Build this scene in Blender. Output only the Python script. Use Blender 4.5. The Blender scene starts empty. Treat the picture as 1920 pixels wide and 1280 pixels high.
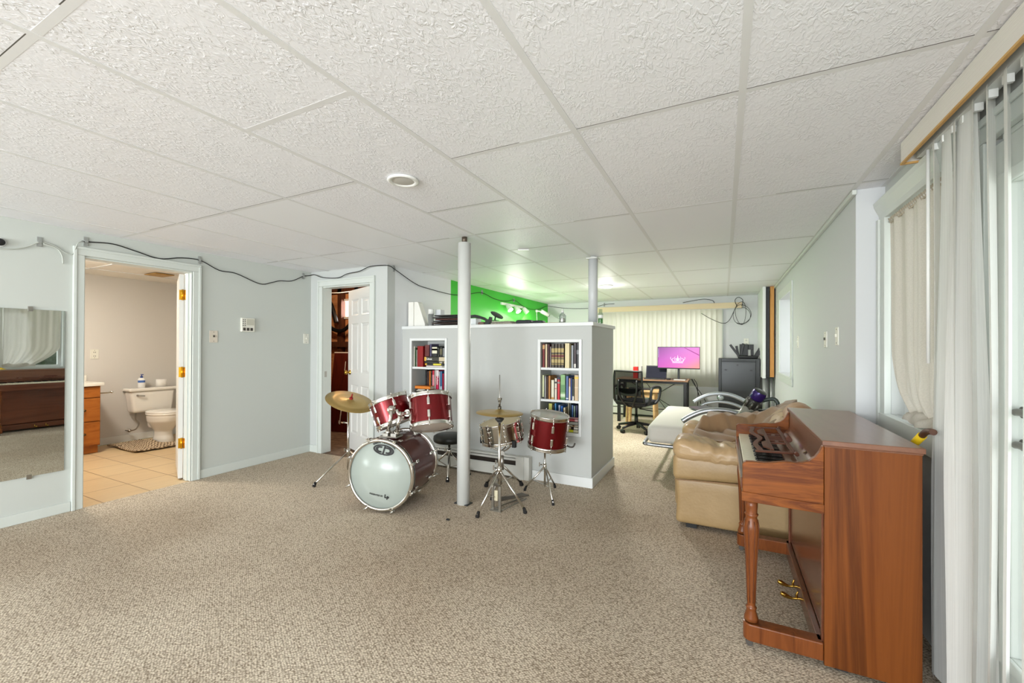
import bpy, bmesh, math, random
from mathutils import Vector, Matrix
random.seed(11)
sc = bpy.context.scene
COL = sc.collection
PI = math.pi
def R_(d): return math.radians(d)
def V(*a): return Vector(a[0]) if len(a) == 1 else Vector(a)

# ------------------------------------------------------------------ camera
CAM_H = 1.278
cd = bpy.data.cameras.new('camera'); cam = bpy.data.objects.new('camera', cd); COL.objects.link(cam)
cd.sensor_width = 36.0; cd.lens = 793.2 / 1920 * 36; cd.shift_y = 7.26 / 1920
cd.clip_start = 0.05; cd.clip_end = 200
cam.matrix_world = (Matrix.Translation((0, 0, CAM_H)) @ Matrix.Rotation(R_(26.607), 4, 'Z')
                    @ Matrix.Rotation(R_(90.2613), 4, 'X') @ Matrix.Rotation(R_(0.2325), 4, 'Z'))
sc.camera = cam
# ------------------------------------------------------------------ view, world, daylight
vs = sc.view_settings
vs.view_transform = 'Standard'; vs.look = 'None'; vs.gamma = 1; vs.use_curve_mapping = False
vs.exposure = 0.9
w = bpy.data.worlds.new('sky'); sc.world = w; w.use_nodes = True
w.node_tree.nodes['Background'].inputs[0].default_value = (0.88, 0.95, 1.0, 1)
w.node_tree.nodes['Background'].inputs[1].default_value = 0.8

def area(name, loc, rot, sx, sy, power, col=(1, 1, 1)):
    l = bpy.data.lights.new(name, 'AREA'); l.shape = 'RECTANGLE'; l.size = sx; l.size_y = sy
    l.energy = power; l.color = col
    o = bpy.data.objects.new(name, l); COL.objects.link(o); o.location = loc
    o.rotation_euler = rot
    return o
def down(name, loc, d, power, col=(1, 1, 1), size=0.16):
    l = bpy.data.lights.new(name, 'AREA'); l.shape = 'DISK'; l.size = size; l.energy = power; l.color = col
    o = bpy.data.objects.new(name, l); COL.objects.link(o); o.location = loc
    o.rotation_mode = 'QUATERNION'; o.rotation_quaternion = Vector(d).to_track_quat('-Z', 'Y')
    return o
def lamp(name, loc, power, col=(1, 1, 1), r=0.05, kind='POINT'):
    l = bpy.data.lights.new(name, kind); l.energy = power; l.color = col
    l.shadow_soft_size = r
    o = bpy.data.objects.new(name, l); COL.objects.link(o); o.location = loc
    return o
# daylight coming through the glass: the sliding door side, the far windows; fill from added openings behind the camera
area('fill_rear', (-1.6, -6.4, 0.9), (R_(103), 0, 0), 4.8, 2.0, 430, (0.91, 0.96, 1.0))  # added fill light, enters by a made-up opening in the rear wall
area('daylight_side', (1.9, 0.9, 0.9), (R_(108), 0, R_(90)), 4.0, 2.0, 30, (0.95, 1.0, 0.99))
area('fill_side_rear', (1.05, -3.2, 1.0), (R_(110), 0, R_(90)), 2.4, 1.7, 100, (0.93, 0.98, 1.0))  # added fill light at a made-up side opening behind the camera
area('daylight_back', (-0.98, 8.75, 1.45), (R_(90), 0, R_(180)), 2.2, 1.3, 10, (1.0, 0.99, 0.93))
area('daylight_far_side', (1.25, 6.0, 1.45), (R_(90), 0, R_(90)), 1.4, 1.1, 8, (0.97, 0.99, 1.0))

# ------------------------------------------------------------------ materials
def lin(c):
    c = c / 255.0
    return c / 12.92 if c <= 0.04045 else ((c + 0.055) / 1.055) ** 2.4
def rgb(c): return (lin(c[0]), lin(c[1]), lin(c[2]), 1)
_M = {}
def mat(name, c, rough=0.5, metal=0.0, var=None, bump=None, scale=(1, 1, 1), spec=None, coat=0, emit=None, sheen=0):
    """var=(noise scale, other colour, contrast)  bump=(noise scale, strength, distance)"""
    if name in _M: return _M[name]
    m = bpy.data.materials.new(name); m.use_nodes = True; _M[name] = m
    nt = m.node_tree; N = nt.nodes; L = nt.links
    b = N['Principled BSDF']
    b.inputs['Base Color'].default_value = rgb(c); b.inputs['Roughness'].default_value = rough
    b.inputs['Metallic'].default_value = metal
    if spec is not None: b.inputs['Specular IOR Level'].default_value = spec
    if coat: b.inputs['Coat Weight'].default_value = coat; b.inputs['Coat Roughness'].default_value = 0.08
    if sheen: b.inputs['Sheen Weight'].default_value = sheen
    if emit: b.inputs['Emission Color'].default_value = rgb(emit[0]); b.inputs['Emission Strength'].default_value = emit[1]
    if var or bump:
        tc = N.new('ShaderNodeTexCoord'); mp = N.new('ShaderNodeMapping'); mp.inputs['Scale'].default_value = scale
        L.new(tc.outputs['Object'], mp.inputs['Vector'])
    if var:
        n = N.new('ShaderNodeTexNoise'); n.inputs['Scale'].default_value = var[0]; n.inputs['Detail'].default_value = 4
        L.new(mp.outputs[0], n.inputs['Vector'])
        r = N.new('ShaderNodeValToRGB'); k = var[2] if len(var) > 2 else 0.15
        r.color_ramp.elements[0].position = 0.5 - k; r.color_ramp.elements[1].position = 0.5 + k
        r.color_ramp.elements[0].color = rgb(c); r.color_ramp.elements[1].color = rgb(var[1])
        L.new(n.outputs['Fac'], r.inputs[0]); L.new(r.outputs[0], b.inputs['Base Color'])
    if bump:
        n2 = N.new('ShaderNodeTexNoise'); n2.inputs['Scale'].default_value = bump[0]; n2.inputs['Detail'].default_value = 3
        L.new(mp.outputs[0], n2.inputs['Vector'])
        bp = N.new('ShaderNodeBump'); bp.inputs['Strength'].default_value = bump[1]; bp.inputs['Distance'].default_value = bump[2] if len(bump) > 2 else 0.005
        L.new(n2.outputs['Fac'], bp.inputs['Height']); L.new(bp.outputs[0], b.inputs['Normal'])
    return m
def wood(name, cols, scale, rough=0.3, dist=1.5, coat=0.25):
    """streaky wood: stretched noise through a colour ramp"""
    if name in _M: return _M[name]
    m = bpy.data.materials.new(name); m.use_nodes = True; _M[name] = m
    nt = m.node_tree; N = nt.nodes; L = nt.links; b = N['Principled BSDF']
    b.inputs['Roughness'].default_value = rough; b.inputs['Specular IOR Level'].default_value = 0.5 if coat > 0.3 else 0.22; b.inputs['Coat Weight'].default_value = coat; b.inputs['Coat Roughness'].default_value = 0.2
    tc = N.new('ShaderNodeTexCoord'); mp = N.new('ShaderNodeMapping'); mp.inputs['Scale'].default_value = scale
    L.new(tc.outputs['Object'], mp.inputs['Vector'])
    n = N.new('ShaderNodeTexNoise'); n.inputs['Scale'].default_value = 1.0; n.inputs['Detail'].default_value = 6
    n.inputs['Roughness'].default_value = 0.62; n.inputs['Distortion'].default_value = dist
    L.new(mp.outputs[0], n.inputs['Vector'])
    r = N.new('ShaderNodeValToRGB'); e = r.color_ramp.elements
    e[0].position = 0.3; e[1].position = 0.7; e[0].color = rgb(cols[0]); e[1].color = rgb(cols[-1])
    for i, c in enumerate(cols[1:-1]):
        x = e.new(0.3 + 0.4 * (i + 1) / (len(cols) - 1)); x.color = rgb(c)
    L.new(n.outputs['Fac'], r.inputs[0]); L.new(r.outputs[0], b.inputs['Base Color'])
    # fine pores
    mp2 = N.new('ShaderNodeMapping'); mp2.inputs['Scale'].default_value = tuple(s * 9 for s in scale)
    L.new(tc.outputs['Object'], mp2.inputs['Vector'])
    n2 = N.new('ShaderNodeTexNoise'); n2.inputs['Scale'].default_value = 1.0; L.new(mp2.outputs[0], n2.inputs['Vector'])
    bp = N.new('ShaderNodeBump'); bp.inputs['Strength'].default_value = 0.08; bp.inputs['Distance'].default_value = 0.002
    L.new(n2.outputs['Fac'], bp.inputs['Height']); L.new(bp.outputs[0], b.inputs['Normal'])
    return m
def glass(name, tint=(255, 255, 255), refl=0.08):
    if name in _M: return _M[name]
    m = bpy.data.materials.new(name); m.use_nodes = True; _M[name] = m
    nt = m.node_tree; N = nt.nodes; L = nt.links; N.remove(N['Principled BSDF'])
    t = N.new('ShaderNodeBsdfTransparent'); t.inputs[0].default_value = rgb(tint)
    g = N.new('ShaderNodeBsdfGlossy'); g.inputs['Roughness'].default_value = 0.02
    x = N.new('ShaderNodeMixShader'); x.inputs[0].default_value = refl
    L.new(t.outputs[0], x.inputs[1]); L.new(g.outputs[0], x.inputs[2])
    L.new(x.outputs[0], N['Material Output'].inputs[0])
    return m
def sheer(name, c, transl=0.5, transp=0.15, stripe=None):
    """thin cloth: diffuse + translucent + a little see-through"""
    if name in _M: return _M[name]
    m = bpy.data.materials.new(name); m.use_nodes = True; _M[name] = m
    nt = m.node_tree; N = nt.nodes; L = nt.links; N.remove(N['Principled BSDF'])
    d = N.new('ShaderNodeBsdfDiffuse'); d.inputs[0].default_value = rgb(c)
    t = N.new('ShaderNodeBsdfTranslucent'); t.inputs[0].default_value = rgb(c)
    x = N.new('ShaderNodeMixShader'); x.inputs[0].default_value = transl
    L.new(d.outputs[0], x.inputs[1]); L.new(t.outputs[0], x.inputs[2])
    p = N.new('ShaderNodeBsdfTransparent'); y = N.new('ShaderNodeMixShader'); y.inputs[0].default_value = transp
    L.new(x.outputs[0], y.inputs[1]); L.new(p.outputs[0], y.inputs[2])
    if stripe:
        tc = N.new('ShaderNodeTexCoord'); mp = N.new('ShaderNodeMapping'); mp.inputs['Scale'].default_value = stripe
        L.new(tc.outputs['Object'], mp.inputs['Vector'])
        n = N.new('ShaderNodeTexNoise'); n.inputs['Scale'].default_value = 1; n.inputs['Detail'].default_value = 2
        L.new(mp.outputs[0], n.inputs['Vector'])
        r = N.new('ShaderNodeMapRange'); r.inputs['From Min'].default_value = 0.35; r.inputs['From Max'].default_value = 0.65
        r.inputs['To Min'].default_value = max(0, transp - 0.04); r.inputs['To Max'].default_value = transp + 0.04
        L.new(n.outputs['Fac'], r.inputs['Value']); L.new(r.outputs[0], y.inputs[0])
    L.new(y.outputs[0], N['Material Output'].inputs[0])
    return m

# ------------------------------------------------------------------ mesh builder
def frame(axis):
    a = Vector(axis).normalized()
    h = Vector((0, 0, 1)) if abs(a.z) < 0.9 else Vector((1, 0, 0))
    x = h.cross(a).normalized(); y = a.cross(x)
    return x, y, a
class MB:
    def __init__(s): s.v = []; s.f = []; s.sm = []; s.mi = []; s.cur = 0
    def add(s, vs, fs, smooth=False):
        o = len(s.v); s.v += [Vector(p) for p in vs]
        for f in fs: s.f.append([i + o for i in f]); s.sm.append(smooth); s.mi.append(s.cur)
        return s
    def m(s, i): s.cur = i; return s
    def box(s, x0, x1, y0, y1, z0, z1):
        return s.add([(x, y, z) for z in (z0, z1) for y in (y0, y1) for x in (x0, x1)],
                     [(0, 2, 3, 1), (4, 5, 7, 6), (0, 1, 5, 4), (2, 6, 7, 3), (0, 4, 6, 2), (1, 3, 7, 5)])
    def obox(s, c, size, M=None):
        M = M or Matrix.Identity(3); c = Vector(c)
        h = [q / 2 for q in size]
        return s.add([c + M @ Vector((x * h[0], y * h[1], z * h[2])) for z in (-1, 1) for y in (-1, 1) for x in (-1, 1)],
                     [(0, 2, 3, 1), (4, 5, 7, 6), (0, 1, 5, 4), (2, 6, 7, 3), (0, 4, 6, 2), (1, 3, 7, 5)])
    def bar(s, p0, p1, wd, ht, up=(0, 0, 1)):
        p0 = Vector(p0); p1 = Vector(p1); a = (p1 - p0); l = a.length; a = a / l
        x = Vector(up).cross(a)
        if x.length < 1e-4: x = Vector((1, 0, 0)).cross(a)
        x.normalize(); y = a.cross(x)
        M = Matrix((x, y, a)).transposed()
        return s.obox((p0 + p1) / 2, (wd, ht, l), M)
    def lathe(s, prof, o=(0, 0, 0), axis=(0, 0, 1), n=24, cap0=True, cap1=True, smooth=True):
        o = Vector(o); x, y, a = frame(axis); vs = []; fs = []
        for r, z in prof:
            for i in range(n):
                t = 2 * PI * i / n
                vs.append(o + a * z + x * (r * math.cos(t)) + y * (r * math.sin(t)))
        k = len(prof)
        for j in range(k - 1):
            for i in range(n):
                i2 = (i + 1) % n
                fs.append((j * n + i, j * n + i2, (j + 1) * n + i2, (j + 1) * n + i))
        s.add(vs, fs, smooth)
        b = len(s.v) - k * n
        if cap0: s.f.append([b + i for i in range(n)][::-1]); s.sm.append(False); s.mi.append(s.cur)
        if cap1: s.f.append([b + (k - 1) * n + i for i in range(n)]); s.sm.append(False); s.mi.append(s.cur)
        return s
    def cyl(s, p0, p1, r0, r1=None, n=16, caps=True):
        p0 = Vector(p0); p1 = Vector(p1); d = p1 - p0
        return s.lathe([(r0, 0), (r0 if r1 is None else r1, d.length)], p0, d, n, caps, caps)
    def sphere(s, c, r, n=16, sq=(1, 1, 1)):
        c = Vector(c); vs = []; fs = []; m = n // 2
        for j in range(m + 1):
            p = PI * j / m
            for i in range(n):
                t = 2 * PI * i / n
                vs.append(c + Vector((r * sq[0] * math.sin(p) * math.cos(t), r * sq[1] * math.sin(p) * math.sin(t), r * sq[2] * math.cos(p))))
        for j in range(m):
            for i in range(n):
                i2 = (i + 1) % n
                fs.append((j * n + i, (j + 1) * n + i, (j + 1) * n + i2, j * n + i2))
        return s.add(vs, fs, True)
    def tube(s, pts, r, n=8, closed=False, caps=True):
        P = [Vector(p) for p in pts]; k = len(P); rr = r if isinstance(r, (list, tuple)) else [r] * k
        vs = []; fs = []; x = None
        for i in range(k):
            if closed: t = P[(i + 1) % k] - P[i - 1]
            else: t = P[min(i + 1, k - 1)] - P[max(i - 1, 0)]
            t.normalize()
            if x is None: x = frame(t)[0]
            x = (x - t * x.dot(t))
            if x.length < 1e-6: x = frame(t)[0]
            x.normalize(); y = t.cross(x)
            for j in range(n):
                a = 2 * PI * j / n
                vs.append(P[i] + x * (rr[i] * math.cos(a)) + y * (rr[i] * math.sin(a)))
        for i in range(k if closed else k - 1):
            i2 = (i + 1) % k
            for j in range(n):
                j2 = (j + 1) % n
                fs.append((i * n + j, i * n + j2, i2 * n + j2, i2 * n + j))
        s.add(vs, fs, True)
        if caps and not closed:
            b = len(s.v) - k * n
            s.f.append([b + j for j in range(n)][::-1]); s.sm.append(False); s.mi.append(s.cur)
            s.f.append([b + (k - 1) * n + j for j in range(n)]); s.sm.append(False); s.mi.append(s.cur)
        return s
    def prism(s, poly, o, ux, uy, ext):
        """2D polygon placed at o with axes ux, uy and pushed along ext"""
        o = Vector(o); ux = Vector(ux); uy = Vector(uy); e = Vector(ext); n = len(poly)
        a = [o + ux * p[0] + uy * p[1] for p in poly]
        vs = a + [p + e for p in a]
        fs = [list(range(n))[::-1], list(range(n, 2 * n))] + [(i, (i + 1) % n, n + (i + 1) % n, n + i) for i in range(n)]
        return s.add(vs, fs)
    def grid(s, fn, nu, nv, smooth=True, cu=False):
        vs = [fn(i / nu, j / nv) for j in range(nv + 1) for i in range(nu + (0 if cu else 1))]
        w_ = nu if cu else nu + 1; fs = []
        for j in range(nv):
            for i in range(nu):
                i2 = (i + 1) % w_
                fs.append((j * w_ + i, j * w_ + i2, (j + 1) * w_ + i2, (j + 1) * w_ + i))
        return s.add(vs, fs, smooth)
    def rbox(s, x0, x1, y0, y1, z0, z1, r, n=4, m=6, puff=(0, 0, 0), disp=None):
        """cushion-like box with rounded edges; puff bulges the faces"""
        c = Vector(((x0 + x1) / 2, (y0 + y1) / 2, (z0 + z1) / 2)); h = Vector(((x1 - x0) / 2, (y1 - y0) / 2, (z1 - z0) / 2))
        def ax(hh):
            a = [-hh + r * (1 - math.cos(PI / 2 * i / n)) * 1.0 for i in range(n)]
            b = [-(hh - r) + 2 * (hh - r) * i / m for i in range(m + 1)]
            return a + b + [-q for q in a[::-1]]
        A = [ax(h.x), ax(h.y), ax(h.z)]
        vi = {}; vs = []
        def vid(p):
            k = (round(p[0], 6), round(p[1], 6), round(p[2], 6))
            if k not in vi:
                q = Vector(p); inn = Vector([max(-(h[i] - r), min(h[i] - r, q[i])) for i in range(3)])
                d = q - inn
                if d.length > 1e-9: q = inn + d.normalized() * r
                t = [1 - (q[i] / h[i]) ** 2 for i in range(3)]
                for i in range(3):
                    o1, o2 = [j for j in range(3) if j != i]
                    q[i] += math.copysign(puff[i], q[i]) * max(0, t[o1]) * max(0, t[o2]) * (abs(q[i]) / h[i])
                q = q + c
                if disp: q = disp(q)
                vi[k] = len(vs); vs.append(q)
            return vi[k]
        fs = []
        for a in range(3):
            b, d = [(1, 2), (2, 0), (0, 1)][a]
            for sgn in (-1, 1):
                for i in range(len(A[b]) - 1):
                    for j in range(len(A[d]) - 1):
                        q = []
                        for (ii, jj) in ((i, j), (i + 1, j), (i + 1, j + 1), (i, j + 1)):
                            p = [0, 0, 0]; p[a] = sgn * h[a]; p[b] = A[b][ii]; p[d] = A[d][jj]; q.append(vid(p))
                        if len(set(q)) >= 3: fs.append(q if sgn > 0 else q[::-1])
        return s.add(vs, fs, True)
    def xf(s, M):
        s.v = [M @ p for p in s.v]; return s

W = {}
def _mesh(name, mb, mats, inv):
    me = bpy.data.meshes.new(name)
    me.from_pydata([tuple(inv @ p) for p in mb.v], [], mb.f)
    for m in (mats if isinstance(mats, (list, tuple)) else [mats]): me.materials.append(m)
    me.polygons.foreach_set('use_smooth', mb.sm); me.polygons.foreach_set('material_index', mb.mi)
    me.update(); me.validate()
    return me
def _obj(name, me, parent, bev=0, sub=0, solid=0):
    o = bpy.data.objects.new(name, me); COL.objects.link(o)
    if parent: o.parent = parent
    if solid: q = o.modifiers.new('thick', 'SOLIDIFY'); q.thickness = solid; q.offset = 0
    if bev: q = o.modifiers.new('bevel', 'BEVEL'); q.width = bev; q.segments = 2; q.limit_method = 'ANGLE'; q.angle_limit = R_(40); q.harden_normals = False
    if sub: q = o.modifiers.new('sub', 'SUBSURF'); q.levels = sub; q.render_levels = sub
    return o
def tag(o, label=None, cat=None, group=None, kind=None):
    if label: o['label'] = label
    if cat: o['category'] = cat
    if group: o['group'] = group
    if kind: o['kind'] = kind
    return o
def thing(name, label, cat, loc=(0, 0, 0), rz=0, group=None, M=None):
    """Empty at the base of a thing; parts are authored in its local frame (or in world space with world=True)"""
    o = bpy.data.objects.new(name, None); COL.objects.link(o); o.empty_display_size = 0.1
    M = M or (Matrix.Translation(loc) @ Matrix.Rotation(rz, 4, 'Z'))
    o.matrix_world = M; W[o.name] = M.copy()
    return tag(o, label, cat, group)
def part(name, mb, mats, parent, bev=0, sub=0, solid=0, label=None, world=False):
    M = W[parent.name]
    me = _mesh(name, mb, mats, M.inverted() if world else Matrix.Identity(4))
    o = _obj(name, me, parent, bev, sub, solid); W[o.name] = M
    if label: o['label'] = label
    return o
def solo(name, mb, mats, label, cat, group=None, bev=0, sub=0, solid=0):
    """a thing that is one mesh, authored in world space; origin at its base"""
    xs = [p.x for p in mb.v]; ys = [p.y for p in mb.v]; zs = [p.z for p in mb.v]
    b = Vector(((min(xs) + max(xs)) / 2, (min(ys) + max(ys)) / 2, min(zs)))
    me = _mesh(name, mb, mats, Matrix.Translation(-b))
    o = _obj(name, me, None, bev, sub, solid); o.location = b; W[o.name] = Matrix.Translation(b)
    return tag(o, label, cat, group)
def struct(name, mb, mats, bev=0, parent=None, solid=0):
    me = _mesh(name, mb, mats, Matrix.Identity(4)); o = _obj(name, me, parent, bev, 0, solid); W[o.name] = Matrix.Identity(4)
    if not parent: o['kind'] = 'structure'
    return o
def copy_tree(o, parent=None):
    c = o.copy(); COL.objects.link(c)
    if parent: c.parent = parent
    W[c.name] = W[o.name]
    for ch in list(o.children): copy_tree(ch, c)
    return c
def smooth_path(P, n=6, closed=False):
    P = [Vector(p) for p in P]; out = []; k = len(P)
    rng = range(k if closed else k - 1)
    for i in rng:
        g = (lambda q: P[q % k]) if closed else (lambda q: P[max(0, min(k - 1, q))])
        a, b, c, d = g(i - 1), g(i), g(i + 1), g(i + 2)
        for j in range(n):
            t = j / n
            out.append(0.5 * ((2 * b) + (c - a) * t + (2 * a - 5 * b + 4 * c - d) * t * t + (3 * b - a - 3 * c + d) * t ** 3))
    if not closed: out.append(P[-1])
    return out
def text_faces(txt, size, bold=0.0):
    """letters as flat triangles (verts, faces), centred on x, baseline y=0"""
    cu = bpy.data.curves.new('letters', 'FONT'); cu.body = txt; cu.size = size; cu.align_x = 'CENTER'; cu.offset = bold; cu.resolution_u = 4
    o = bpy.data.objects.new('letters', cu); COL.objects.link(o)
    me = bpy.data.meshes.new_from_object(o.evaluated_get(bpy.context.evaluated_depsgraph_get()))
    vs = [v.co.copy() for v in me.vertices]; fs = [list(p.vertices) for p in me.polygons]
    bpy.data.objects.remove(o); bpy.data.curves.remove(cu); bpy.data.meshes.remove(me)
    return vs, fs
def wob(p, s=1.0):
    """cheap smooth noise"""
    return (math.sin(p[0] * 7.1 * s + 1.3) * math.sin(p[1] * 6.3 * s + 0.7) + 0.5 * math.sin(p[0] * 15.7 * s + p[2] * 11.0 * s) * math.sin(p[1] * 13.1 * s + 2.1))
# ------------------------------------------------------------------ surface materials
ZC = 2.179
WALLC = (196, 199, 196)
m_wall = mat('wall_paint', WALLC, 0.6, bump=(60, 0.05, 0.002))
m_wall_l = mat('wall_paint_left', (198, 202, 196), 0.6, bump=(60, 0.05, 0.002))
m_trim = mat('trim_white', (226, 228, 226), 0.4)
m_white = mat('white', (232, 232, 228), 0.4)
m_green = mat('green_paint', (64, 196, 52), 0.55)
m_bath = mat('bath_paint', (212, 208, 202), 0.6)
m_chrome = mat('chrome', (215, 212, 205), 0.18, 1.0)
m_chrome2 = mat('brushed_steel', (175, 172, 165), 0.32, 1.0)
m_black = mat('black', (18, 18, 19), 0.45)
m_rubber = mat('rubber', (24, 22, 22), 0.8)
m_dark = mat('dark_grey', (45, 46, 48), 0.5)
m_brass = mat('brass', (190, 150, 70), 0.25, 1.0)
m_glass = glass('window_glass')

# carpet: tight loop pile, worn and patchy
def carpet():
    m = bpy.data.materials.new('carpet'); m.use_nodes = True
    nt = m.node_tree; N = nt.nodes; L = nt.links; b = N['Principled BSDF']
    b.inputs['Roughness'].default_value = 0.95; b.inputs['Specular IOR Level'].default_value = 0.1
    tc = N.new('ShaderNodeTexCoord')
    mpc = N.new('ShaderNodeMapping'); mpc.inputs['Rotation'].default_value = (0, 0, R_(38)); mpc.inputs['Scale'].default_value = (1.0, 1.35, 1)
    L.new(tc.outputs['Object'], mpc.inputs[0])
    vo = N.new('ShaderNodeTexVoronoi'); vo.inputs['Scale'].default_value = 82; vo.inputs['Randomness'].default_value = 0.5
    L.new(mpc.outputs[0], vo.inputs['Vector'])
    n1 = N.new('ShaderNodeTexNoise'); n1.inputs['Scale'].default_value = 150; n1.inputs['Detail'].default_value = 1
    L.new(tc.outputs['Object'], n1.inputs['Vector'])
    mm = N.new('ShaderNodeMath'); mm.operation = 'MULTIPLY_ADD'; mm.inputs[1].default_value = -0.75; L.new(vo.outputs['Distance'], mm.inputs[0]); 
    m3 = N.new('ShaderNodeMath'); m3.operation = 'MULTIPLY_ADD'; m3.inputs[1].default_value = 0.7; m3.inputs[2].default_value = 0.48; L.new(n1.outputs['Fac'], m3.inputs[0]); L.new(m3.outputs[0], mm.inputs[2])
    r = N.new('ShaderNodeValToRGB'); e = r.color_ramp.elements
    e[0].position = 0.22; e[0].color = rgb((138, 122, 105)); e[1].position = 0.68; e[1].color = rgb((234, 221, 203))
    L.new(mm.outputs[0], r.inputs[0])
    n2 = N.new('ShaderNodeTexNoise'); n2.inputs['Scale'].default_value = 0.7; n2.inputs['Detail'].default_value = 4
    L.new(tc.outputs['Object'], n2.inputs['Vector'])
    r2 = N.new('ShaderNodeValToRGB'); q = r2.color_ramp.elements
    q[0].position = 0.38; q[0].color = rgb((226, 221, 214)); q[1].position = 0.62; q[1].color = (1, 1, 0.97, 1)
    L.new(n2.outputs['Fac'], r2.inputs[0])
    mx = N.new('ShaderNodeMix'); mx.data_type = 'RGBA'; mx.blend_type = 'MULTIPLY'; mx.inputs[0].default_value = 1
    L.new(r.outputs[0], mx.inputs[6]); L.new(r2.outputs[0], mx.inputs[7]); L.new(mx.outputs[2], b.inputs['Base Color'])
    ma = mm
    bp = N.new('ShaderNodeBump'); bp.inputs['Strength'].default_value = 0.35; bp.inputs['Distance'].default_value = 0.004
    L.new(ma.outputs[0], bp.inputs['Height']); L.new(bp.outputs[0], b.inputs['Normal'])
    return m
m_carpet = carpet()

def tiles_floor():
    m = bpy.data.materials.new('floor_tile'); m.use_nodes = True
    nt = m.node_tree; N = nt.nodes; L = nt.links; b = N['Principled BSDF']; b.inputs['Roughness'].default_value = 0.35
    tc = N.new('ShaderNodeTexCoord')
    br = N.new('ShaderNodeTexBrick'); br.offset = 0; br.inputs['Scale'].default_value = 1
    br.inputs['Brick Width'].default_value = 0.45; br.inputs['Row Height'].default_value = 0.32; br.inputs['Mortar Size'].default_value = 0.004
    br.inputs['Color1'].default_value = rgb((226, 200, 158)); br.inputs['Color2'].default_value = rgb((220, 192, 150)); br.inputs['Mortar'].default_value = rgb((150, 118, 84))
    L.new(tc.outputs['Object'], br.inputs['Vector'])
    mp = N.new('ShaderNodeMapping'); mp.inputs['Scale'].default_value = (14, 2, 1); L.new(tc.outputs['Object'], mp.inputs[0])
    n = N.new('ShaderNodeTexNoise'); n.inputs['Scale'].default_value = 1.5; L.new(mp.outputs[0], n.inputs['Vector'])
    r = N.new('ShaderNodeValToRGB'); r.color_ramp.elements[0].color = (0.82, 0.78, 0.72, 1); r.color_ramp.elements[1].color = (1, 1, 1, 1)
    L.new(n.outputs['Fac'], r.inputs[0])
    mx = N.new('ShaderNodeMix'); mx.data_type = 'RGBA'; mx.blend_type = 'MULTIPLY'; mx.inputs[0].default_value = 0.8
    L.new(br.outputs['Color'], mx.inputs[6]); L.new(r.outputs[0], mx.inputs[7]); L.new(mx.outputs[2], b.inputs['Base Color'])
    return m

def ceiling_tex():
    """stippled, worm-textured ceiling tile"""
    m = bpy.data.materials.new('ceiling_textured'); m.use_nodes = True
    nt = m.node_tree; N = nt.nodes; L = nt.links; b = N['Principled BSDF']
    b.inputs['Base Color'].default_value = rgb((241, 241, 245)); b.inputs['Roughness'].default_value = 0.42
    b.inputs['Specular IOR Level'].default_value = 0.35
    tc = N.new('ShaderNodeTexCoord')
    mp = N.new('ShaderNodeMapping'); mp.inputs['Scale'].default_value = (1, 0.55, 1); L.new(tc.outputs['Object'], mp.inputs[0])
    n = N.new('ShaderNodeTexNoise'); n.inputs['Scale'].default_value = 62; n.inputs['Detail'].default_value = 2.5; n.inputs['Distortion'].default_value = 1.2
    L.new(mp.outputs[0], n.inputs['Vector'])
    r = N.new('ShaderNodeMapRange'); r.inputs['From Min'].default_value = 0.45; r.inputs['From Max'].default_value = 0.62
    L.new(n.outputs['Fac'], r.inputs['Value'])
    n3 = N.new('ShaderNodeTexNoise'); n3.inputs['Scale'].default_value = 9; L.new(tc.outputs['Object'], n3.inputs['Vector'])
    r3 = N.new('ShaderNodeMapRange'); r3.inputs['From Min'].default_value = 0.35; r3.inputs['From Max'].default_value = 0.65; r3.inputs['To Min'].default_value = 0.25
    L.new(n3.outputs['Fac'], r3.inputs['Value'])
    mu = N.new('ShaderNodeMath'); mu.operation = 'MULTIPLY'; L.new(r.outputs[0], mu.inputs[0]); L.new(r3.outputs[0], mu.inputs[1])
    bp = N.new('ShaderNodeBump'); bp.inputs['Strength'].default_value = 0.55; bp.inputs['Distance'].default_value = 0.0035
    L.new(mu.outputs[0], bp.inputs['Height']); L.new(bp.outputs[0], b.inputs['Normal'])
    return m
m_ct = ceiling_tex()
m_cs = mat('ceiling_smooth', (240, 241, 244), 0.5, bump=(140, 0.12, 0.002))
m_grid = mat('ceiling_grid', (226, 226, 226), 0.5)

# ------------------------------------------------------------------ floors
XL, XR, XW, YB = -4.516, 0.67, 0.80, 8.23
struct('floor', MB().box(XL, 0.86, -5.5, 3.52, -0.08, 0).box(-3.29, 0.70, 3.52, YB, -0.08, 0), m_carpet)
struct('floor_bath', MB().box(-7.15, XL, 0.3, 3.42, -0.08, -0.004), tiles_floor())
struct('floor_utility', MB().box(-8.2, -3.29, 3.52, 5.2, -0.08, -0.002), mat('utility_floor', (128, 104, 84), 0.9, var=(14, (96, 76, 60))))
struct('ground', MB().box(-30, 40, -40, 40, -0.35, -0.3), mat('lawn', (96, 120, 62), 0.9, var=(3, (70, 95, 45))))

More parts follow.
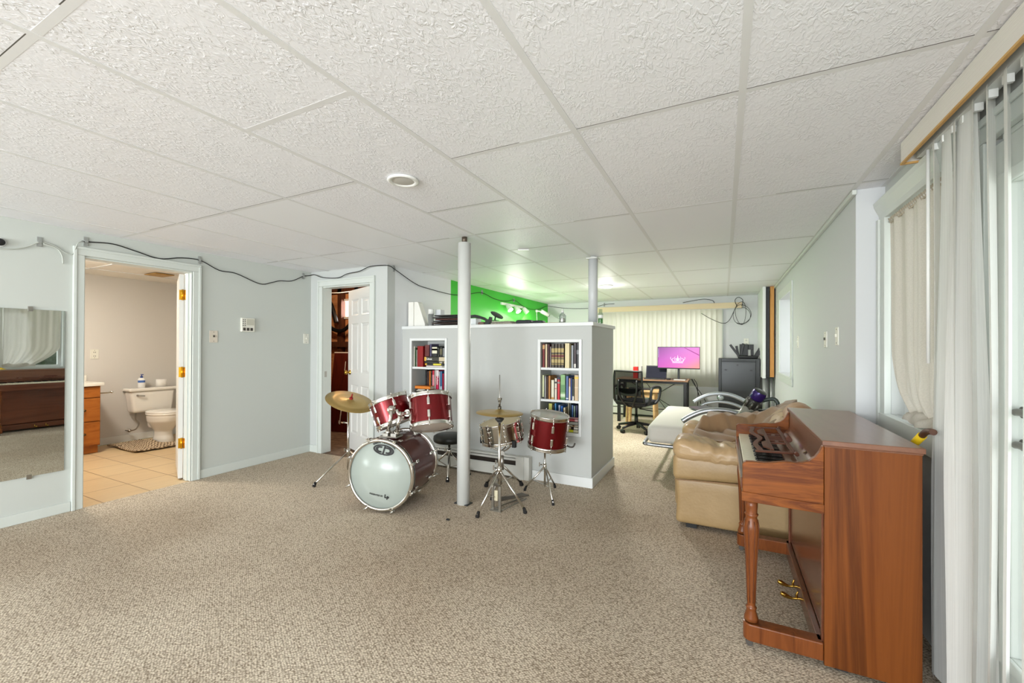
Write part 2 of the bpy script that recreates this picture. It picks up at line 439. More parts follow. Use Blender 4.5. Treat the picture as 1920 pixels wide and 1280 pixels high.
# ------------------------------------------------------------------ walls
def wall_x(name, x0, x1, y0, y1, holes, m, z1=ZC + 0.1, extra=None):
    """wall slab across X; holes = (ya, yb, za, zb)"""
    mb = MB(); y = y0
    for (a, b, za, zb) in sorted(holes):
        if a > y: mb.box(x0, x1, y, a, 0, z1)
        if za > 0: mb.box(x0, x1, a, b, 0, za)
        if zb < z1: mb.box(x0, x1, a, b, zb, z1)
        y = b
    if y < y1: mb.box(x0, x1, y, y1, 0, z1)
    return struct(name, mb, m)
def wall_y(name, x0, x1, y0, y1, holes, m, z1=ZC + 0.1):
    mb = MB(); x = x0
    for (a, b, za, zb) in sorted(holes):
        if a > x: mb.box(x, a, y0, y1, 0, z1)
        if za > 0: mb.box(a, b, y0, y1, 0, za)
        if zb < z1: mb.box(a, b, y0, y1, zb, z1)
        x = b
    if x < x1: mb.box(x, x1, y0, y1, 0, z1)
    return struct(name, mb, m)
DB = (1.465, 2.228, 0, 1.985)                    # bathroom doorway (Y range, Z range)
wall_x('wall_left', XL - 0.12, XL, -5.5, 3.64, [DB], m_wall_l)
DU = (-4.30, -3.535, 0, 1.995)                   # utility doorway
wall_y('wall_utility', XL, -3.29, 3.52, 3.64, [DU], m_wall)
wall_x('wall_inner', -3.41, -3.29, 3.64, 4.72, [], mat('wall_inner_paint', (230, 232, 234), 0.6))
wall_x('wall_green', -3.41, -3.29, 4.72, YB, [], m_green)
WB = (-2.3, -0.08, 0.87, 1.93)
wall_y('wall_back', -3.41, 0.95, YB, YB + 0.16, [WB], mat('wall_back_paint', (205, 206, 206), 0.6, bump=(60, 0.05, 0.002)))
WF = (5.56, 6.62, 0.96, 1.92)
wall_x('wall_right', XR, 0.92, 3.025, YB, [WF], mat('wall_right_paint', (204, 206, 207), 0.6, bump=(60, 0.05, 0.002)))
WS = (2.13, 2.93, 0.93, 1.98); DS = (0.05, 1.965, 0.03, 1.97)
WD = (-4.4, -2.0, 0.12, 2.02)  # added opening behind the camera, made to let side fill in
wall_x('wall_window', XW, 0.92, -5.5, 3.025, [WS, DS, WD], m_wall)
WR = (-4.3, 0.6, 0.12, 2.08)
wall_y('wall_rear', XL, 0.92, -5.62, -5.5, [WR], m_wall)  # unseen wall set far back, its added opening spreads the rear fill
# bathroom and utility room shells
struct('wall_bath', MB().box(-7.27, -7.15, 0.3, 3.42, 0, 2.3).box(-7.27, XL - 0.12, 3.42, 3.52, 0, 2.3).box(-7.27, XL - 0.12, 0.2, 0.3, 0, 2.3), m_bath)
struct('ceiling_bath', MB().box(-7.15, XL - 0.12, 0.3, 3.42, ZC, ZC + 0.06), mat('bath_ceiling', (230, 224, 214), 0.6, bump=(80, 0.2, 0.003)))
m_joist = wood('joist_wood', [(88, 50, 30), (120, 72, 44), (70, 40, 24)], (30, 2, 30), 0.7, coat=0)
m_ply = wood('plywood', [(196, 130, 82), (220, 158, 108), (176, 110, 66)], (3, 3, 12), 0.7, coat=0)
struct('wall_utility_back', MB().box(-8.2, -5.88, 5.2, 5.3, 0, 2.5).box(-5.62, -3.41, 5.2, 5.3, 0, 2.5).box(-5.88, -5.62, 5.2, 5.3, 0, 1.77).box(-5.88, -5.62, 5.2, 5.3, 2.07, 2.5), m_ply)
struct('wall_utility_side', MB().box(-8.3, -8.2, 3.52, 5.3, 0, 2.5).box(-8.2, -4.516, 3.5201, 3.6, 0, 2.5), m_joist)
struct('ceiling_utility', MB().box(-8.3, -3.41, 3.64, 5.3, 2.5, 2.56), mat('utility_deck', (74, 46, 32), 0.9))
mb = MB()
for i in range(9): mb.box(-8.2 + i * 0.5, -8.15 + i * 0.5, 3.64, 5.2, 2.28, 2.5)
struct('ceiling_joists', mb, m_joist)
mb = MB()
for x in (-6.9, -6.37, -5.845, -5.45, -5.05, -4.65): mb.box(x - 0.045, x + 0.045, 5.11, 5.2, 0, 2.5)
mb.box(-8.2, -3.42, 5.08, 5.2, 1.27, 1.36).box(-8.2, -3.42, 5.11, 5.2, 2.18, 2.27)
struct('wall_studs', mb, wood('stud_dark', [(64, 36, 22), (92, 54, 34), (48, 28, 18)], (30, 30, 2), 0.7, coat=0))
struct('window_4', MB().box(-5.88, -5.62, 5.24, 5.25, 1.77, 2.07), m_glass)
mb = MB()
for a, b, c, d in ((-5.89, -5.86, 1.75, 2.09), (-5.63, -5.60, 1.75, 2.09), (-5.86, -5.63, 1.75, 1.785), (-5.86, -5.63, 2.055, 2.09)): mb.box(a, b, 5.17, 5.2, c, d)
struct('trim_14', mb, m_trim)
area('daylight_utility', (-5.78, 5.6, 1.95), (R_(90), 0, R_(180)), 0.5, 0.5, 40)
lamp('utility_fill', (-4.9, 4.1, 2.2), 26, (1, 0.75, 0.5), 0.04)  # added fill lamp to lift the dark room, no fixture hangs here

rh = random.Random(5); mb = MB()
for i in range(130):
    c = Vector((4.6 + rh.uniform(-0.5, 0.5), 4.0 + i * 0.085, rh.uniform(0.0, 5.2))); mb.sphere(c, rh.uniform(0.7, 1.0), 10)
solo('hedge', mb, mat('hedge_leaf', (92, 112, 76), 0.8, var=(9, (40, 58, 30), 0.2), bump=(22, 1.0, 0.08)), 'green hedge outdoors seen through the sliding glass door gap', 'hedge')
# ------------------------------------------------------------------ low partition with two book niches
PY = 3.77; PX0, PX1 = -3.29, -1.075; PZ = 1.478; PB = 4.6; ND = 4.05
N1 = (-3.149, -2.696, 0.40, 1.347); N2 = (-1.578, -1.195, 0.485, 1.327)
m_part = mat('partition_paint', (190, 192, 188), 0.6, bump=(60, 0.05, 0.002))
mb = MB(); x = PX0
for (a, b, za, zb) in (N1, N2):
    mb.box(x, a, PY, PY + 0.05, 0, PZ).box(a, b, PY, PY + 0.05, 0, za).box(a, b, PY, PY + 0.05, zb, PZ); x = b
    mb.box(a - 0.02, b + 0.02, ND, ND + 0.02, za - 0.02, zb + 0.02)
    mb.box(a - 0.02, a, PY + 0.05, ND, za - 0.02, zb + 0.02).box(b, b + 0.02, PY + 0.05, ND, za - 0.02, zb + 0.02)
    mb.box(a, b, PY + 0.05, ND, za - 0.02, za).box(a, b, PY + 0.05, ND, zb, zb + 0.02)
mb.box(x, PX1, PY, PY + 0.05, 0, PZ)
mb.box(PX1 - 0.05, PX1, PY + 0.05, PB, 0, PZ).box(PX0, PX1 - 0.05, PB - 0.05, PB, 0, PZ).box(PX0, PX1 - 0.05, PY + 0.05, PB - 0.05, PZ - 0.05, PZ)
struct('wall_partition', mb, m_part)
struct('trim_1', MB().box(PX0, PX1 + 0.018, PY - 0.018, PB + 0.018, PZ, PZ + 0.034), m_trim, bev=0.004)   # cap board
mb = MB()
for (a, b, za, zb) in (N1, N2):
    t = 0.028; y0 = PY - 0.014
    mb.box(a - t, a, y0, PY, za - t, zb + t).box(b, b + t, y0, PY, za - t, zb + t).box(a, b, y0, PY, zb, zb + t).box(a, b, y0, PY, za - t, za)
struct('trim_2', mb, m_trim, bev=0.003)
mb = MB()
for (nn, zs) in ((N1, (1.055, 0.767)), (N2, (1.086, 0.784))):
    for z in zs: mb.box(nn[0], nn[1], PY + 0.002, ND, z - 0.023, z)
struct('trim_3', mb, m_trim, bev=0.002)                               # niche shelves
struct('baseboard_partition', MB().box(-1.66, PX1 + 0.014, PY - 0.014, PY, 0, 0.092).box(PX1, PX1 + 0.014, PY, PB + 0.014, 0, 0.092), m_trim, bev=0.004)

# ------------------------------------------------------------------ baseboards, casings
m_tg = mat('casing_white', (208, 213, 207), 0.35)
struct('baseboard_left', MB().box(XL, XL + 0.014, -5.5, 1.40, 0, 0.075).box(XL, XL + 0.014, 2.30, 3.52, 0, 0.085), m_tg, bev=0.004)
struct('baseboard_utility', MB().box(XL, -4.376, 3.506, 3.52, 0, 0.085), m_tg, bev=0.004)
struct('baseboard_inner', MB().box(-3.29, -3.276, 3.66, 3.76, 0, 0.085), m_tg, bev=0.004)
def casing_x(name, x, y0, y1, z1, wd=0.065, t=0.018):
    mb = MB()
    mb.box(x, x + t, y0 - wd, y0, 0, z1).box(x, x + t, y1, y1 + wd, 0, z1).box(x, x + t, y0 - wd, y1 + wd, z1 + 0.0005, z1 + wd)
    mb.box(x + t, x + t * 1.5, y0 - wd, y0 - wd + 0.02, 0, z1 + wd - 0.02).box(x + t, x + t * 1.5, y1 + wd - 0.02, y1 + wd, 0, z1 + wd - 0.02).box(x + t, x + t * 1.5, y0 - wd, y1 + wd, z1 + wd - 0.0195, z1 + wd)
    return struct(name, mb, m_tg, bev=0.003)
casing_x('trim_4', XL, 1.468, 2.230, 1.985, 0.066)
struct('trim_5', MB().box(XL - 0.12, XL, 1.455, 1.475, 0, 1.985).box(XL - 0.12, XL, 2.222, 2.238, 0, 1.985).box(XL - 0.12, XL, 1.475, 2.222, 1.972, 1.99).box(XL - 0.075, XL - 0.04, 2.212, 2.222, 0, 1.972), m_tg)   # jamb lining
mb = MB(); wd = 0.075
for (a, b) in ((-4.30 - wd, -4.30), (-3.535, -3.535 + wd)): mb.box(a, b, 3.502, 3.52, 0, 1.995)
mb.box(-4.30 - wd, -3.535 + wd, 3.502, 3.52, 1.9955, 1.995 + wd)
mb.box(-4.30 - wd, -4.30 - wd + 0.02, 3.494, 3.502, 0, 1.974 + wd).box(-3.535 + wd - 0.02, -3.535 + wd, 3.494, 3.502, 0, 1.974 + wd).box(-4.30 - wd, -3.535 + wd, 3.494, 3.502, 1.995 + wd - 0.02, 1.995 + wd)
struct('trim_6', mb, m_tg, bev=0.003)
struct('trim_7', MB().box(-4.32, -4.298, 3.52, 3.64, 0, 1.995).box(-3.55, -3.53, 3.52, 3.64, 0, 1.995).box(-4.298, -3.55, 3.52, 3.64, 1.98, 2.0), m_tg)

# ------------------------------------------------------------------ suspended ceiling
ZT = ZC + 0.0015
XG = [XL, -4.215, -3.605, -2.995, -2.39, -1.795, -1.18, -0.558, 0.057, 0.655, XW]   # long runners
m = MB()
YG = {}
for i in range(len(XG) - 1):
    js = list(range(-10, 12, 2))
    if i == 5: js = [-10, -8, -6, -4, -2, -1, 1, 2, 3, 4, 6, 8, 10]
    YG[i] = [-5.5] + [1.69 + 0.6085 * j for j in js if 1.69 + 0.6085 * j < YB - 0.1] + [YB]
    for a, b in zip(YG[i], YG[i][1:]):
        yc = (a + b) / 2; j = (yc - 1.69) / 0.6085
        sm = (i in (6, 7) and j > 1.9) or (i == 8 and j > 3.9) or (i == 3 and 0 < j < 2) or (i == 5 and j > 4) or (i in (1, 2, 3, 4) and j > 2)
        m.cur = 1 if sm else 0
        m.add([(XG[i], a, ZT), (XG[i], b, ZT), (XG[i + 1], b, ZT), (XG[i + 1], a, ZT)], [(0, 1, 2, 3)])
m.cur = 1; m.box(XL, 0.92, -5.5, YB, ZT + 0.02, ZT + 0.06)
struct('ceiling', m, [m_ct, m_cs])
mb = MB(); hw = 0.012
for x in XG[1:-1]: mb.box(x - hw, x + hw, -5.5, YB, ZC, ZT + 0.01)
for i in range(len(XG) - 1):
    for y in YG[i][1:-1]: mb.box(XG[i] + hw, XG[i + 1] - hw, y - hw, y + hw, ZC + 0.001, ZT + 0.01)
mb.box(XL, XL + 0.02, -5.5, 3.52, ZC, ZT + 0.01).box(XW - 0.02, XW, -5.5, 3.025, ZC, ZT + 0.01).box(XL, -3.29, 3.50, 3.52, ZC, ZT + 0.01)
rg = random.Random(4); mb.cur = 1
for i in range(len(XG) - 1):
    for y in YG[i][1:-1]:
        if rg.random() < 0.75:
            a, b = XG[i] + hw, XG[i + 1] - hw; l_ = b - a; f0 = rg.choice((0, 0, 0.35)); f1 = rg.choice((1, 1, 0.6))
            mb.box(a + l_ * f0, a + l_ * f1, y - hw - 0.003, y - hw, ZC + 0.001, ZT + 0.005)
struct('trim_8', mb, [m_grid, mat('tile_gap_shade', (92, 88, 82), 0.8)])                                         # T-bar grid, with dark strips painted as the shade in tile gaps
struct('trim_9', MB().box(XR - 0.022, XR, 3.0, YB, ZC - 0.03, ZC - 0.002), m_tg, bev=0.004)

# ------------------------------------------------------------------ windows on the right and far walls
def window(name, x, y0, y1, z0, z1, axis, t=0.035, mull=()):
    mb = MB()
    def bx(a, b, c, d):
        if axis == 'x': mb.box(x - 0.02, x + 0.02, a, b, c, d)
        else: mb.box(a, b, x - 0.02, x + 0.02, c, d)
    bx(y0, y0 + t, z0, z1); bx(y1 - t, y1, z0, z1); bx(y0 + t, y1 - t, z0, z0 + t); bx(y0 + t, y1 - t, z1 - t, z1)
    for q in mull: bx(q - 0.02, q + 0.02, z0 + t, z1 - t)
    o = struct(name, mb, m_trim)
    g = MB()
    if axis == 'x': g.box(x - 0.003, x + 0.003, y0 + t, y1 - t, z0 + t, z1 - t)
    else: g.box(y0 + t, y1 - t, x - 0.003, x + 0.003, z0 + t, z1 - t)
    struct('pane', g, m_glass, parent=o)
    return o
window('window_1', YB + 0.11, WB[0], WB[1], WB[2], WB[3], 'y', mull=(-1.2,))
window('window_2', 0.87, WF[0], WF[1], WF[2], WF[3], 'x')
window('window_3', 0.875, WS[0], WS[1], WS[2], WS[3], 'x')
window('added_window_6', 0.87, WD[0], WD[1], WD[2], WD[3], 'x', t=0.05)  # unseen window added for the side fill light
window('added_window_5', -5.56, WR[0], WR[1], WR[2], WR[3], 'y', t=0.06, mull=(-1.85,))  # unseen window added for the rear fill light
mb = MB(); wd = 0.10                                                  # far right window casing, sill
mb.box(XR - 0.016, XR, 5.56 - wd, 5.56, 0.96 - wd, 1.92 + wd).box(XR - 0.016, XR, 6.62, 6.62 + wd, 0.96 - wd, 1.92 + wd)
mb.box(XR - 0.016, XR, 5.56, 6.62, 1.92, 1.92 + wd).box(XR - 0.016, XR, 5.56, 6.62, 0.96 - wd, 0.96)
mb.box(XR - 0.026, XR - 0.016, 5.44, 6.74, 0.935, 0.96)
struct('trim_10', mb, m_tg, bev=0.004)
mb = MB()                                                             # near right window casing with crown header
mb.box(XW - 0.03, XW, 2.93, 3.02, 0.83, 1.99).box(XW - 0.042, XW - 0.03, 2.985, 3.02, 0.83, 1.99).box(XW - 0.03, XW, 2.065, 2.13, 0.83, 1.99)
mb.prism([(0, 0), (0, 0.10), (-0.055, 0.10), (-0.05, 0.075), (-0.03, 0.03), (-0.028, 0)], (XW, 2.06, 1.985), (1, 0, 0), (0, 0, 1), (0, 0.963, 0))
mb.box(XW - 0.04, XW, 2.065, 3.02, 0.83, 0.93)
struct('trim_11', mb, m_tg, bev=0.003)
struct('trim_12', MB().box(-0.08, -0.01, YB - 0.02, YB, 0.80, 2.0).box(-2.37, -2.3, YB - 0.02, YB, 0.8, 2.0).box(-2.37, -0.01, YB - 0.03, YB, 0.80, 0.87), m_tg, bev=0.003)
# sliding glass door
d3 = struct('door_3', MB().box(0.80, 0.84, 1.88, 1.962, 0.05, 1.95).box(0.80, 0.84, 1.02, 1.10, 0.05, 1.95).box(0.80, 0.84, 1.10, 1.88, 0.05, 0.32).box(0.80, 0.84, 1.10, 1.88, 1.80, 1.95).box(0.788, 0.80, 1.878, 1.918, 0.28, 1.84).box(0.788, 0.80, 1.06, 1.10, 0.28, 1.84).box(0.788, 0.80, 1.10, 1.878, 0.28, 0.32).box(0.788, 0.80, 1.10, 1.878, 1.80, 1.84)
            .box(0.85, 0.89, 0.95, 1.03, 0.05, 1.95).box(0.85, 0.89, 0.07, 0.15, 0.05, 1.95).box(0.85, 0.89, 0.15, 0.95, 0.05, 0.2).box(0.85, 0.89, 0.15, 0.95, 1.84, 1.95), m_tg, bev=0.004)
struct('pane', MB().box(0.817, 0.823, 1.10, 1.88, 0.32, 1.80).box(0.867, 0.873, 0.15, 0.95, 0.2, 1.84), m_glass, parent=d3)
m_alu = mat('storm_frame', (112, 117, 114), 0.4, 0.3)
struct('storm_frame', MB().box(0.845, 0.93, 1.90, 1.9645, 0.05, 1.965).box(0.845, 0.86, 1.86, 1.90, 0.05, 1.965).box(0.845, 0.93, 1.04, 1.90, 0.045, 0.30).box(0.845, 0.93, 1.04, 1.90, 1.85, 1.965), m_alu, parent=d3)
for z in (0.985, 1.085): struct('handle', MB().cyl((0.823, 1.855, z), (0.815, 1.855, z), 0.018, n=14).tube(smooth_path([(0.815, 1.855, z), (0.80, 1.85, z), (0.795, 1.82, z + 0.004), (0.797, 1.76, z)], 4), 0.011, 10), mat('handle_pewter', (120, 118, 112), 0.3, 0.9), parent=d3)  # two levers: the handle and a copy built as its reflection in the glass
mb = MB().box(0.775, 0.80, 1.968, 2.04, 0, 1.966).box(0.765, 0.775, 2.015, 2.04, 0, 1.966).box(0.775, 0.80, 0.0, 2.04, 1.967, 2.045).box(0.765, 0.775, 0.0, 2.04, 2.02, 2.045).box(0.80, 0.92, 0.05, 1.92, 1.95, 1.97).box(0.80, 0.92, 0.05, 1.92, 0, 0.045)
struct('trim_13', mb, m_tg, bev=0.003)
# box-out with an open end in the far right corner
struct('trim_15', MB().box(0.505, 0.545, 7.16, YB, 0.84, ZC), m_trim, bev=0.003)
# ------------------------------------------------------------------ poles, ceiling fixtures, wall fittings
m_pole = mat('pole_white', (214, 215, 210), 0.4)
t = thing('support_pole', 'tall white round steel pole standing on the carpet between bass drum and hi-hat', 'pole', (-1.905, 2.925, 0))
part('shaft', MB().cyl((0, 0, 0.0), (0, 0, 2.13), 0.053, n=28), m_pole, t)
part('base_plate', MB().box(-0.065, 0.065, -0.04, 0.04, 0, 0.006), m_dark, t)
part('screw', MB().cyl((0, 0, 2.13), (0, 0, ZC + 0.005), 0.022, n=12), mat('old_steel', (110, 98, 86), 0.5, 0.8), t)
t = thing('support_pole', 'short grey-white round pole rising from the end of the low partition to the ceiling', 'pole', (-1.16, 4.10, PZ + 0.034))
part('shaft', MB().cyl((0, 0, 0), (0, 0, 0.64), 0.046, n=28), mat('pole_grey', (205, 207, 207), 0.4), t)
part('cap', MB().lathe([(0.03, 0.64), (0.03, ZC - PZ - 0.034)]).box(-0.055, 0.055, -0.055, 0.055, 0.64, 0.65), m_pole, t)

t = thing('ceiling_speaker', 'round white flush fixture in the textured ceiling tile left of the tall pole', 'ceiling fixture', (-1.551, 1.775, ZC - 0.012))
part('rim', MB().lathe([(0.082, 0.012), (0.085, 0.004), (0.075, 0), (0.06, 0.002), (0.058, 0.014)], n=32, cap0=False, cap1=False), m_white, t)
part('grille', MB().lathe([(0.0, 0.002), (0.04, 0.003), (0.06, 0.006)], n=32, cap0=False, cap1=False), mat('grille_grey', (196, 193, 186), 0.6), t)
t = thing('ceiling_light', 'lit round white ceiling lamp beyond the low partition, right of the short pole', 'ceiling light', (-1.53, 6.09, ZC - 0.035))
part('base', MB().lathe([(0.10, 0.035), (0.10, 0.02), (0.09, 0.012)], n=28), m_white, t)
part('diffuser', MB().lathe([(0.0, 0.0), (0.05, 0.001), (0.08, 0.005), (0.092, 0.015)], n=28, cap0=False, cap1=False), mat('lamp_lit', (255, 255, 255), 0.4, emit=((255, 250, 240), 9)), t)
lamp('ceiling_light_spill', (-1.53, 6.09, ZC - 0.16), 2.5, (1, 0.98, 0.93), 0.1)
down('ceiling_light_glow', (-1.53, 6.09, ZC - 0.045), (0, 0, -1), 33, (1, 0.98, 0.93), 0.18)
solo('ceiling_tag', MB().obox((-1.655, 3.53, ZC - 0.006), (0.10, 0.035, 0.012), Matrix.Rotation(R_(25), 3, 'Z')), m_white, 'small white clip hanging at a ceiling tile seam behind the tall pole', 'clip')
# three-spot lamp on the green wall
m_lit = mat('bulb_lit', (255, 255, 255), 0.4, emit=((255, 250, 235), 14))
t = thing('spot_lamp', 'white three-spot lamp bar glowing on the green wall above the partition', 'wall lamp', (-3.29, 6.55, 1.93))
part('bar', MB().box(0.0, 0.03, -0.42, 0.42, 0.05, 0.09), m_white, t, bev=0.004)
for y in (-0.26, 0.05, 0.36):
    dx, dy = (0.55, -0.15) if y < 0.3 else (0.5, 0.5)
    d = Vector((dx, dy, -0.75)).normalized(); p = Vector((0.05, y, 0.06))
    s_ = part('spot_head', MB().lathe([(0.02, 0), (0.035, 0.01), (0.045, 0.09), (0.047, 0.12)], p, d, 18, True, False).cyl((0.02, y, 0.07), p + d * 0.02, 0.01), m_white, t)
    part('bulb', MB().lathe([(0.0, 0.128), (0.03, 0.122), (0.044, 0.11)], p, d, 18, False, False), m_lit, s_)
    down('spot_glow', tuple(Vector((-3.29, 6.55, 1.93)) + p + d * 0.135), d, 5, (1, 0.97, 0.9), 0.08)
    lamp('spot_spill', tuple(Vector((-3.29, 6.55, 1.93)) + p + d * 0.2), 0.6, (1, 0.97, 0.9), 0.04)
t = thing('wall_camera', 'small white unlit cylinder spot on an arm, far end of green wall', 'camera', (-3.29, 7.62, 1.93))
part('mount', MB().lathe([(0.035, 0), (0.035, 0.015), (0.015, 0.03)], (0, 0, 0.06), (1, 0, 0), 16).cyl((0.02, 0, 0.06), (0.10, 0.06, 0.05), 0.012), m_white, t)
part('body', MB().cyl((0.08, 0.05, 0.06), (0.20, 0.16, -0.02), 0.038, n=18), m_white, t)
part('lens', MB().cyl((0.198, 0.158, -0.019), (0.206, 0.166, -0.024), 0.03, n=18), m_black, t)
part('power_cord', MB().tube(smooth_path([(0.01, 0, 0.03), (0.01, 0.01, -0.08), (0.01, 0.03, -0.25), (0.01, 0.03, -0.5)]), 0.005), m_white, t)

# wall plates
m_plate = mat('plate_white', (228, 226, 214), 0.4); m_plate_c = mat('plate_cream', (216, 206, 190), 0.4); m_slot = mat('slot_dark', (70, 64, 56), 0.6)
def plate(name, x, y, z, wd, ht, label, m, cat='switch', outlet=False, sgn=1, kind='toggle'):
    t = thing(name, label, cat, (x, y, z - ht / 2))
    s = sgn
    def bx(mb, a, b, c, d, e, f): return mb.box(min(a * s, b * s), max(a * s, b * s), c, d, e, f)
    part('plate', bx(MB(), 0, 0.007, -wd / 2, wd / 2, 0, ht), m, t, bev=0.002)
    mb = MB()
    if outlet:
        for k in (0.3, 0.7):
            for dy in (-0.008, 0.008): part('slot', bx(MB(), 0.006, 0.0085, dy - 0.0025, dy + 0.0025, ht * k - 0.008, ht * k + 0.006), m_slot, t)
    else:
        part('toggle', bx(mb, 0.006, 0.016, -0.006, 0.006, ht * 0.45, ht * 0.62), m_slot if kind == 'dark' else m, t, bev=0.001)
    for k in (0.12, 0.88): part('screw', bx(MB(), 0.006, 0.0085, -0.003, 0.003, ht * k - 0.003, ht * k + 0.003), m_slot, t)
    return t
plate('light_switch', XL, 2.418, 1.372, 0.075, 0.118, 'cream light switch plate on the left wall beside the bathroom door casing', m_plate_c, kind='dark')
plate('light_switch', XL, 3.455, 1.372, 0.07, 0.118, 'white light switch plate on the left wall next to the six-panel door', m_plate)
plate('light_switch', XR, 5.08, 1.345, 0.075, 0.12, 'white plate on the right wall nearest the small far window', m_plate, sgn=-1)
plate('light_switch', XR, 3.80, 1.345, 0.085, 0.115, 'white plate with toggle on the right wall, middle one of three', m_plate, sgn=-1, kind='dark')
plate('light_switch', XR, 3.45, 1.36, 0.075, 0.118, 'white plate on the right wall nearest the piano corner', m_plate, sgn=-1)
plate('wall_outlet', -7.15, 2.43, 1.17, 0.08, 0.12, 'white outlet plate on the bathroom wall above the vanity top', m_plate, 'outlet', True)
t = thing('thermostat', 'small beige thermostat box on the left wall between the two doors', 'thermostat', (XL, 2.745, 1.43))
part('housing', MB().box(0, 0.03, -0.068, 0.068, 0, 0.145), m_plate, t, bev=0.004)
part('display', MB().box(0.03, 0.032, -0.02, 0.058, 0.07, 0.135), mat('lcd', (196, 194, 178), 0.3), t)
mb = MB()
for a in range(3): mb.box(0.03, 0.033, -0.055 + a * 0.038, -0.03 + a * 0.038, 0.012, 0.042)
for a in range(4): mb.box(0.03, 0.0325, -0.06, -0.05, 0.06 + a * 0.02, 0.068 + a * 0.02).box(0.03, 0.0325, -0.04, -0.03, 0.06 + a * 0.02, 0.068 + a * 0.02)
part('buttons', mb, m_slot, t)
t = thing('wall_hook', 'black round knob with white collar on the left wall near the picture edge', 'hook', (XL, 1.03, 1.965))
part('collar', MB().lathe([(0.034, 0), (0.03, 0.012)], (0, 0, 0.03), (1, 0, 0), 20), m_white, t)
part('knob', MB().lathe([(0.02, 0.012), (0.026, 0.02), (0.022, 0.035), (0.0, 0.04)], (0, 0, 0.03), (1, 0, 0), 20, False, False), m_black, t)
# mirror
t = thing('wall_mirror', 'tall frameless mirror hanging on the left wall beside the bathroom door', 'mirror', (XL, 0.93, 0.326))
part('glass', MB().box(0.003, 0.010, -0.435, 0.432, 0, 1.214), mat('mirror_glass', (222, 226, 222), 0.012, 1.0), t)
mb = MB()
for y in (-0.2, 0.25):
    mb = MB().box(0.0, 0.016, y - 0.012, y + 0.012, 1.2, 1.235); part('mirror_clip', mb, m_chrome2, t)
    mb = MB().box(0.0, 0.016, y - 0.012, y + 0.012, -0.018, 0.014); part('mirror_clip', mb, m_chrome2, t)

# cables slung along the walls
c = XL + 0.015
pts = [(c, 1.45, 2.095), (c, 1.50, 2.10), (c, 1.64, 2.115), (c, 1.80, 2.085), (c, 1.96, 2.055), (c, 2.13, 2.095), (c, 2.29, 2.10), (c, 2.46, 2.033), (c, 2.62, 2.028), (c, 2.87, 1.955), (c, 3.00, 1.985), (c, 3.10, 2.02), (c, 3.25, 2.04), (c, 3.40, 2.115), (c, 3.49, 2.14),
       (-4.40, 3.475, 2.14), (-4.25, 3.475, 2.095), (-4.0, 3.475, 2.075), (-3.85, 3.475, 2.11), (-3.66, 3.475, 2.125), (-3.5, 3.475, 2.165), (-3.32, 3.49, 2.165), (-3.265, 3.53, 2.16), (-3.27, 3.61, 2.14), (-3.27, 3.95, 2.03), (-3.27, 4.2, 2.00), (-3.27, 4.75, 1.985), (-3.27, 5.15, 2.04), (-3.27, 5.5, 2.10), (-3.27, 5.9, 2.05), (-3.27, 6.3, 2.05), (-3.27, 6.62, 2.10), (-3.27, 6.95, 2.03), (-3.27, 7.35, 2.0), (-3.27, 7.75, 2.04), (-3.27, 8.1, 2.13), (-3.22, 8.2, 2.13), (-2.9, 8.215, 2.08), (-2.4, 8.215, 2.06), (-2.1, 8.215, 2.12), (-1.9, 8.215, 2.13)]
solo('cable', MB().tube(smooth_path(pts, 5), 0.0045, 8), m_rubber, 'long black cable slung in waves along the walls over both doorways', 'cable')
solo('cable', MB().tube(smooth_path([(c, 0.7, 1.93), (c, 1.04, 1.952), (c, 1.15, 1.985), (c, 1.22, 2.035), (c, 1.29, 2.03), (c, 1.36, 1.985), (c, 1.40, 1.99), (c + .02, 1.42, 2.07), (c, 1.46, 2.095)], 6), 0.004, 8)
     .tube(smooth_path([(c, 1.24, 2.03), (c, 1.31, 2.01), (c, 1.34, 1.96), (c, 1.345, 1.90)], 6), 0.005), mat('cord_grey', (186, 190, 182), 0.5), 'pale thin cord on the left wall above the mirror', 'cable')
def clip(p, label, ax):
    mb = MB(); x, y, z = p
    if ax == 'x': mb.box(x, x + 0.012, y - 0.012, y + 0.012, z - 0.035, z + 0.035).cyl((x, y, z), (x + 0.024, y, z), 0.011, n=10)
    else: mb.box(x - 0.012, x + 0.012, y - 0.012, y, z - 0.035, z + 0.035).cyl((x, y - 0.024, z), (x, y, z), 0.011, n=10)
    solo('cable_clip', mb, mat('clip_grey', (150, 152, 148), 0.4), label, 'clip', 'cable clips along the walls')
clip((XL, 1.222, 2.04), 'grey cable clip on the left wall above the mirror', 'x')
clip((XL, 1.475, 2.10), "grey cable clip above the bathroom doorway's left corner", 'x')
clip((XL, 2.285, 2.105), "grey cable clip above the bathroom doorway's right corner", 'x')
clip((XL, 3.405, 2.12), 'grey cable clip on the left wall in the corner by the six-panel door', 'x')
clip((-3.29, 3.61, 2.15), 'small clip on the white wall just right of the six-panel door', 'x')
clip((-3.29, 5.53, 2.11), 'small clip on the green wall just right of the tall pole', 'x')
clip((-3.29, 6.62, 2.10), 'small clip on the green wall above the glowing three-spot lamp', 'x')
clip((-2.1, 8.23, 2.12), 'small clip on the far wall left of the short pole', 'y')
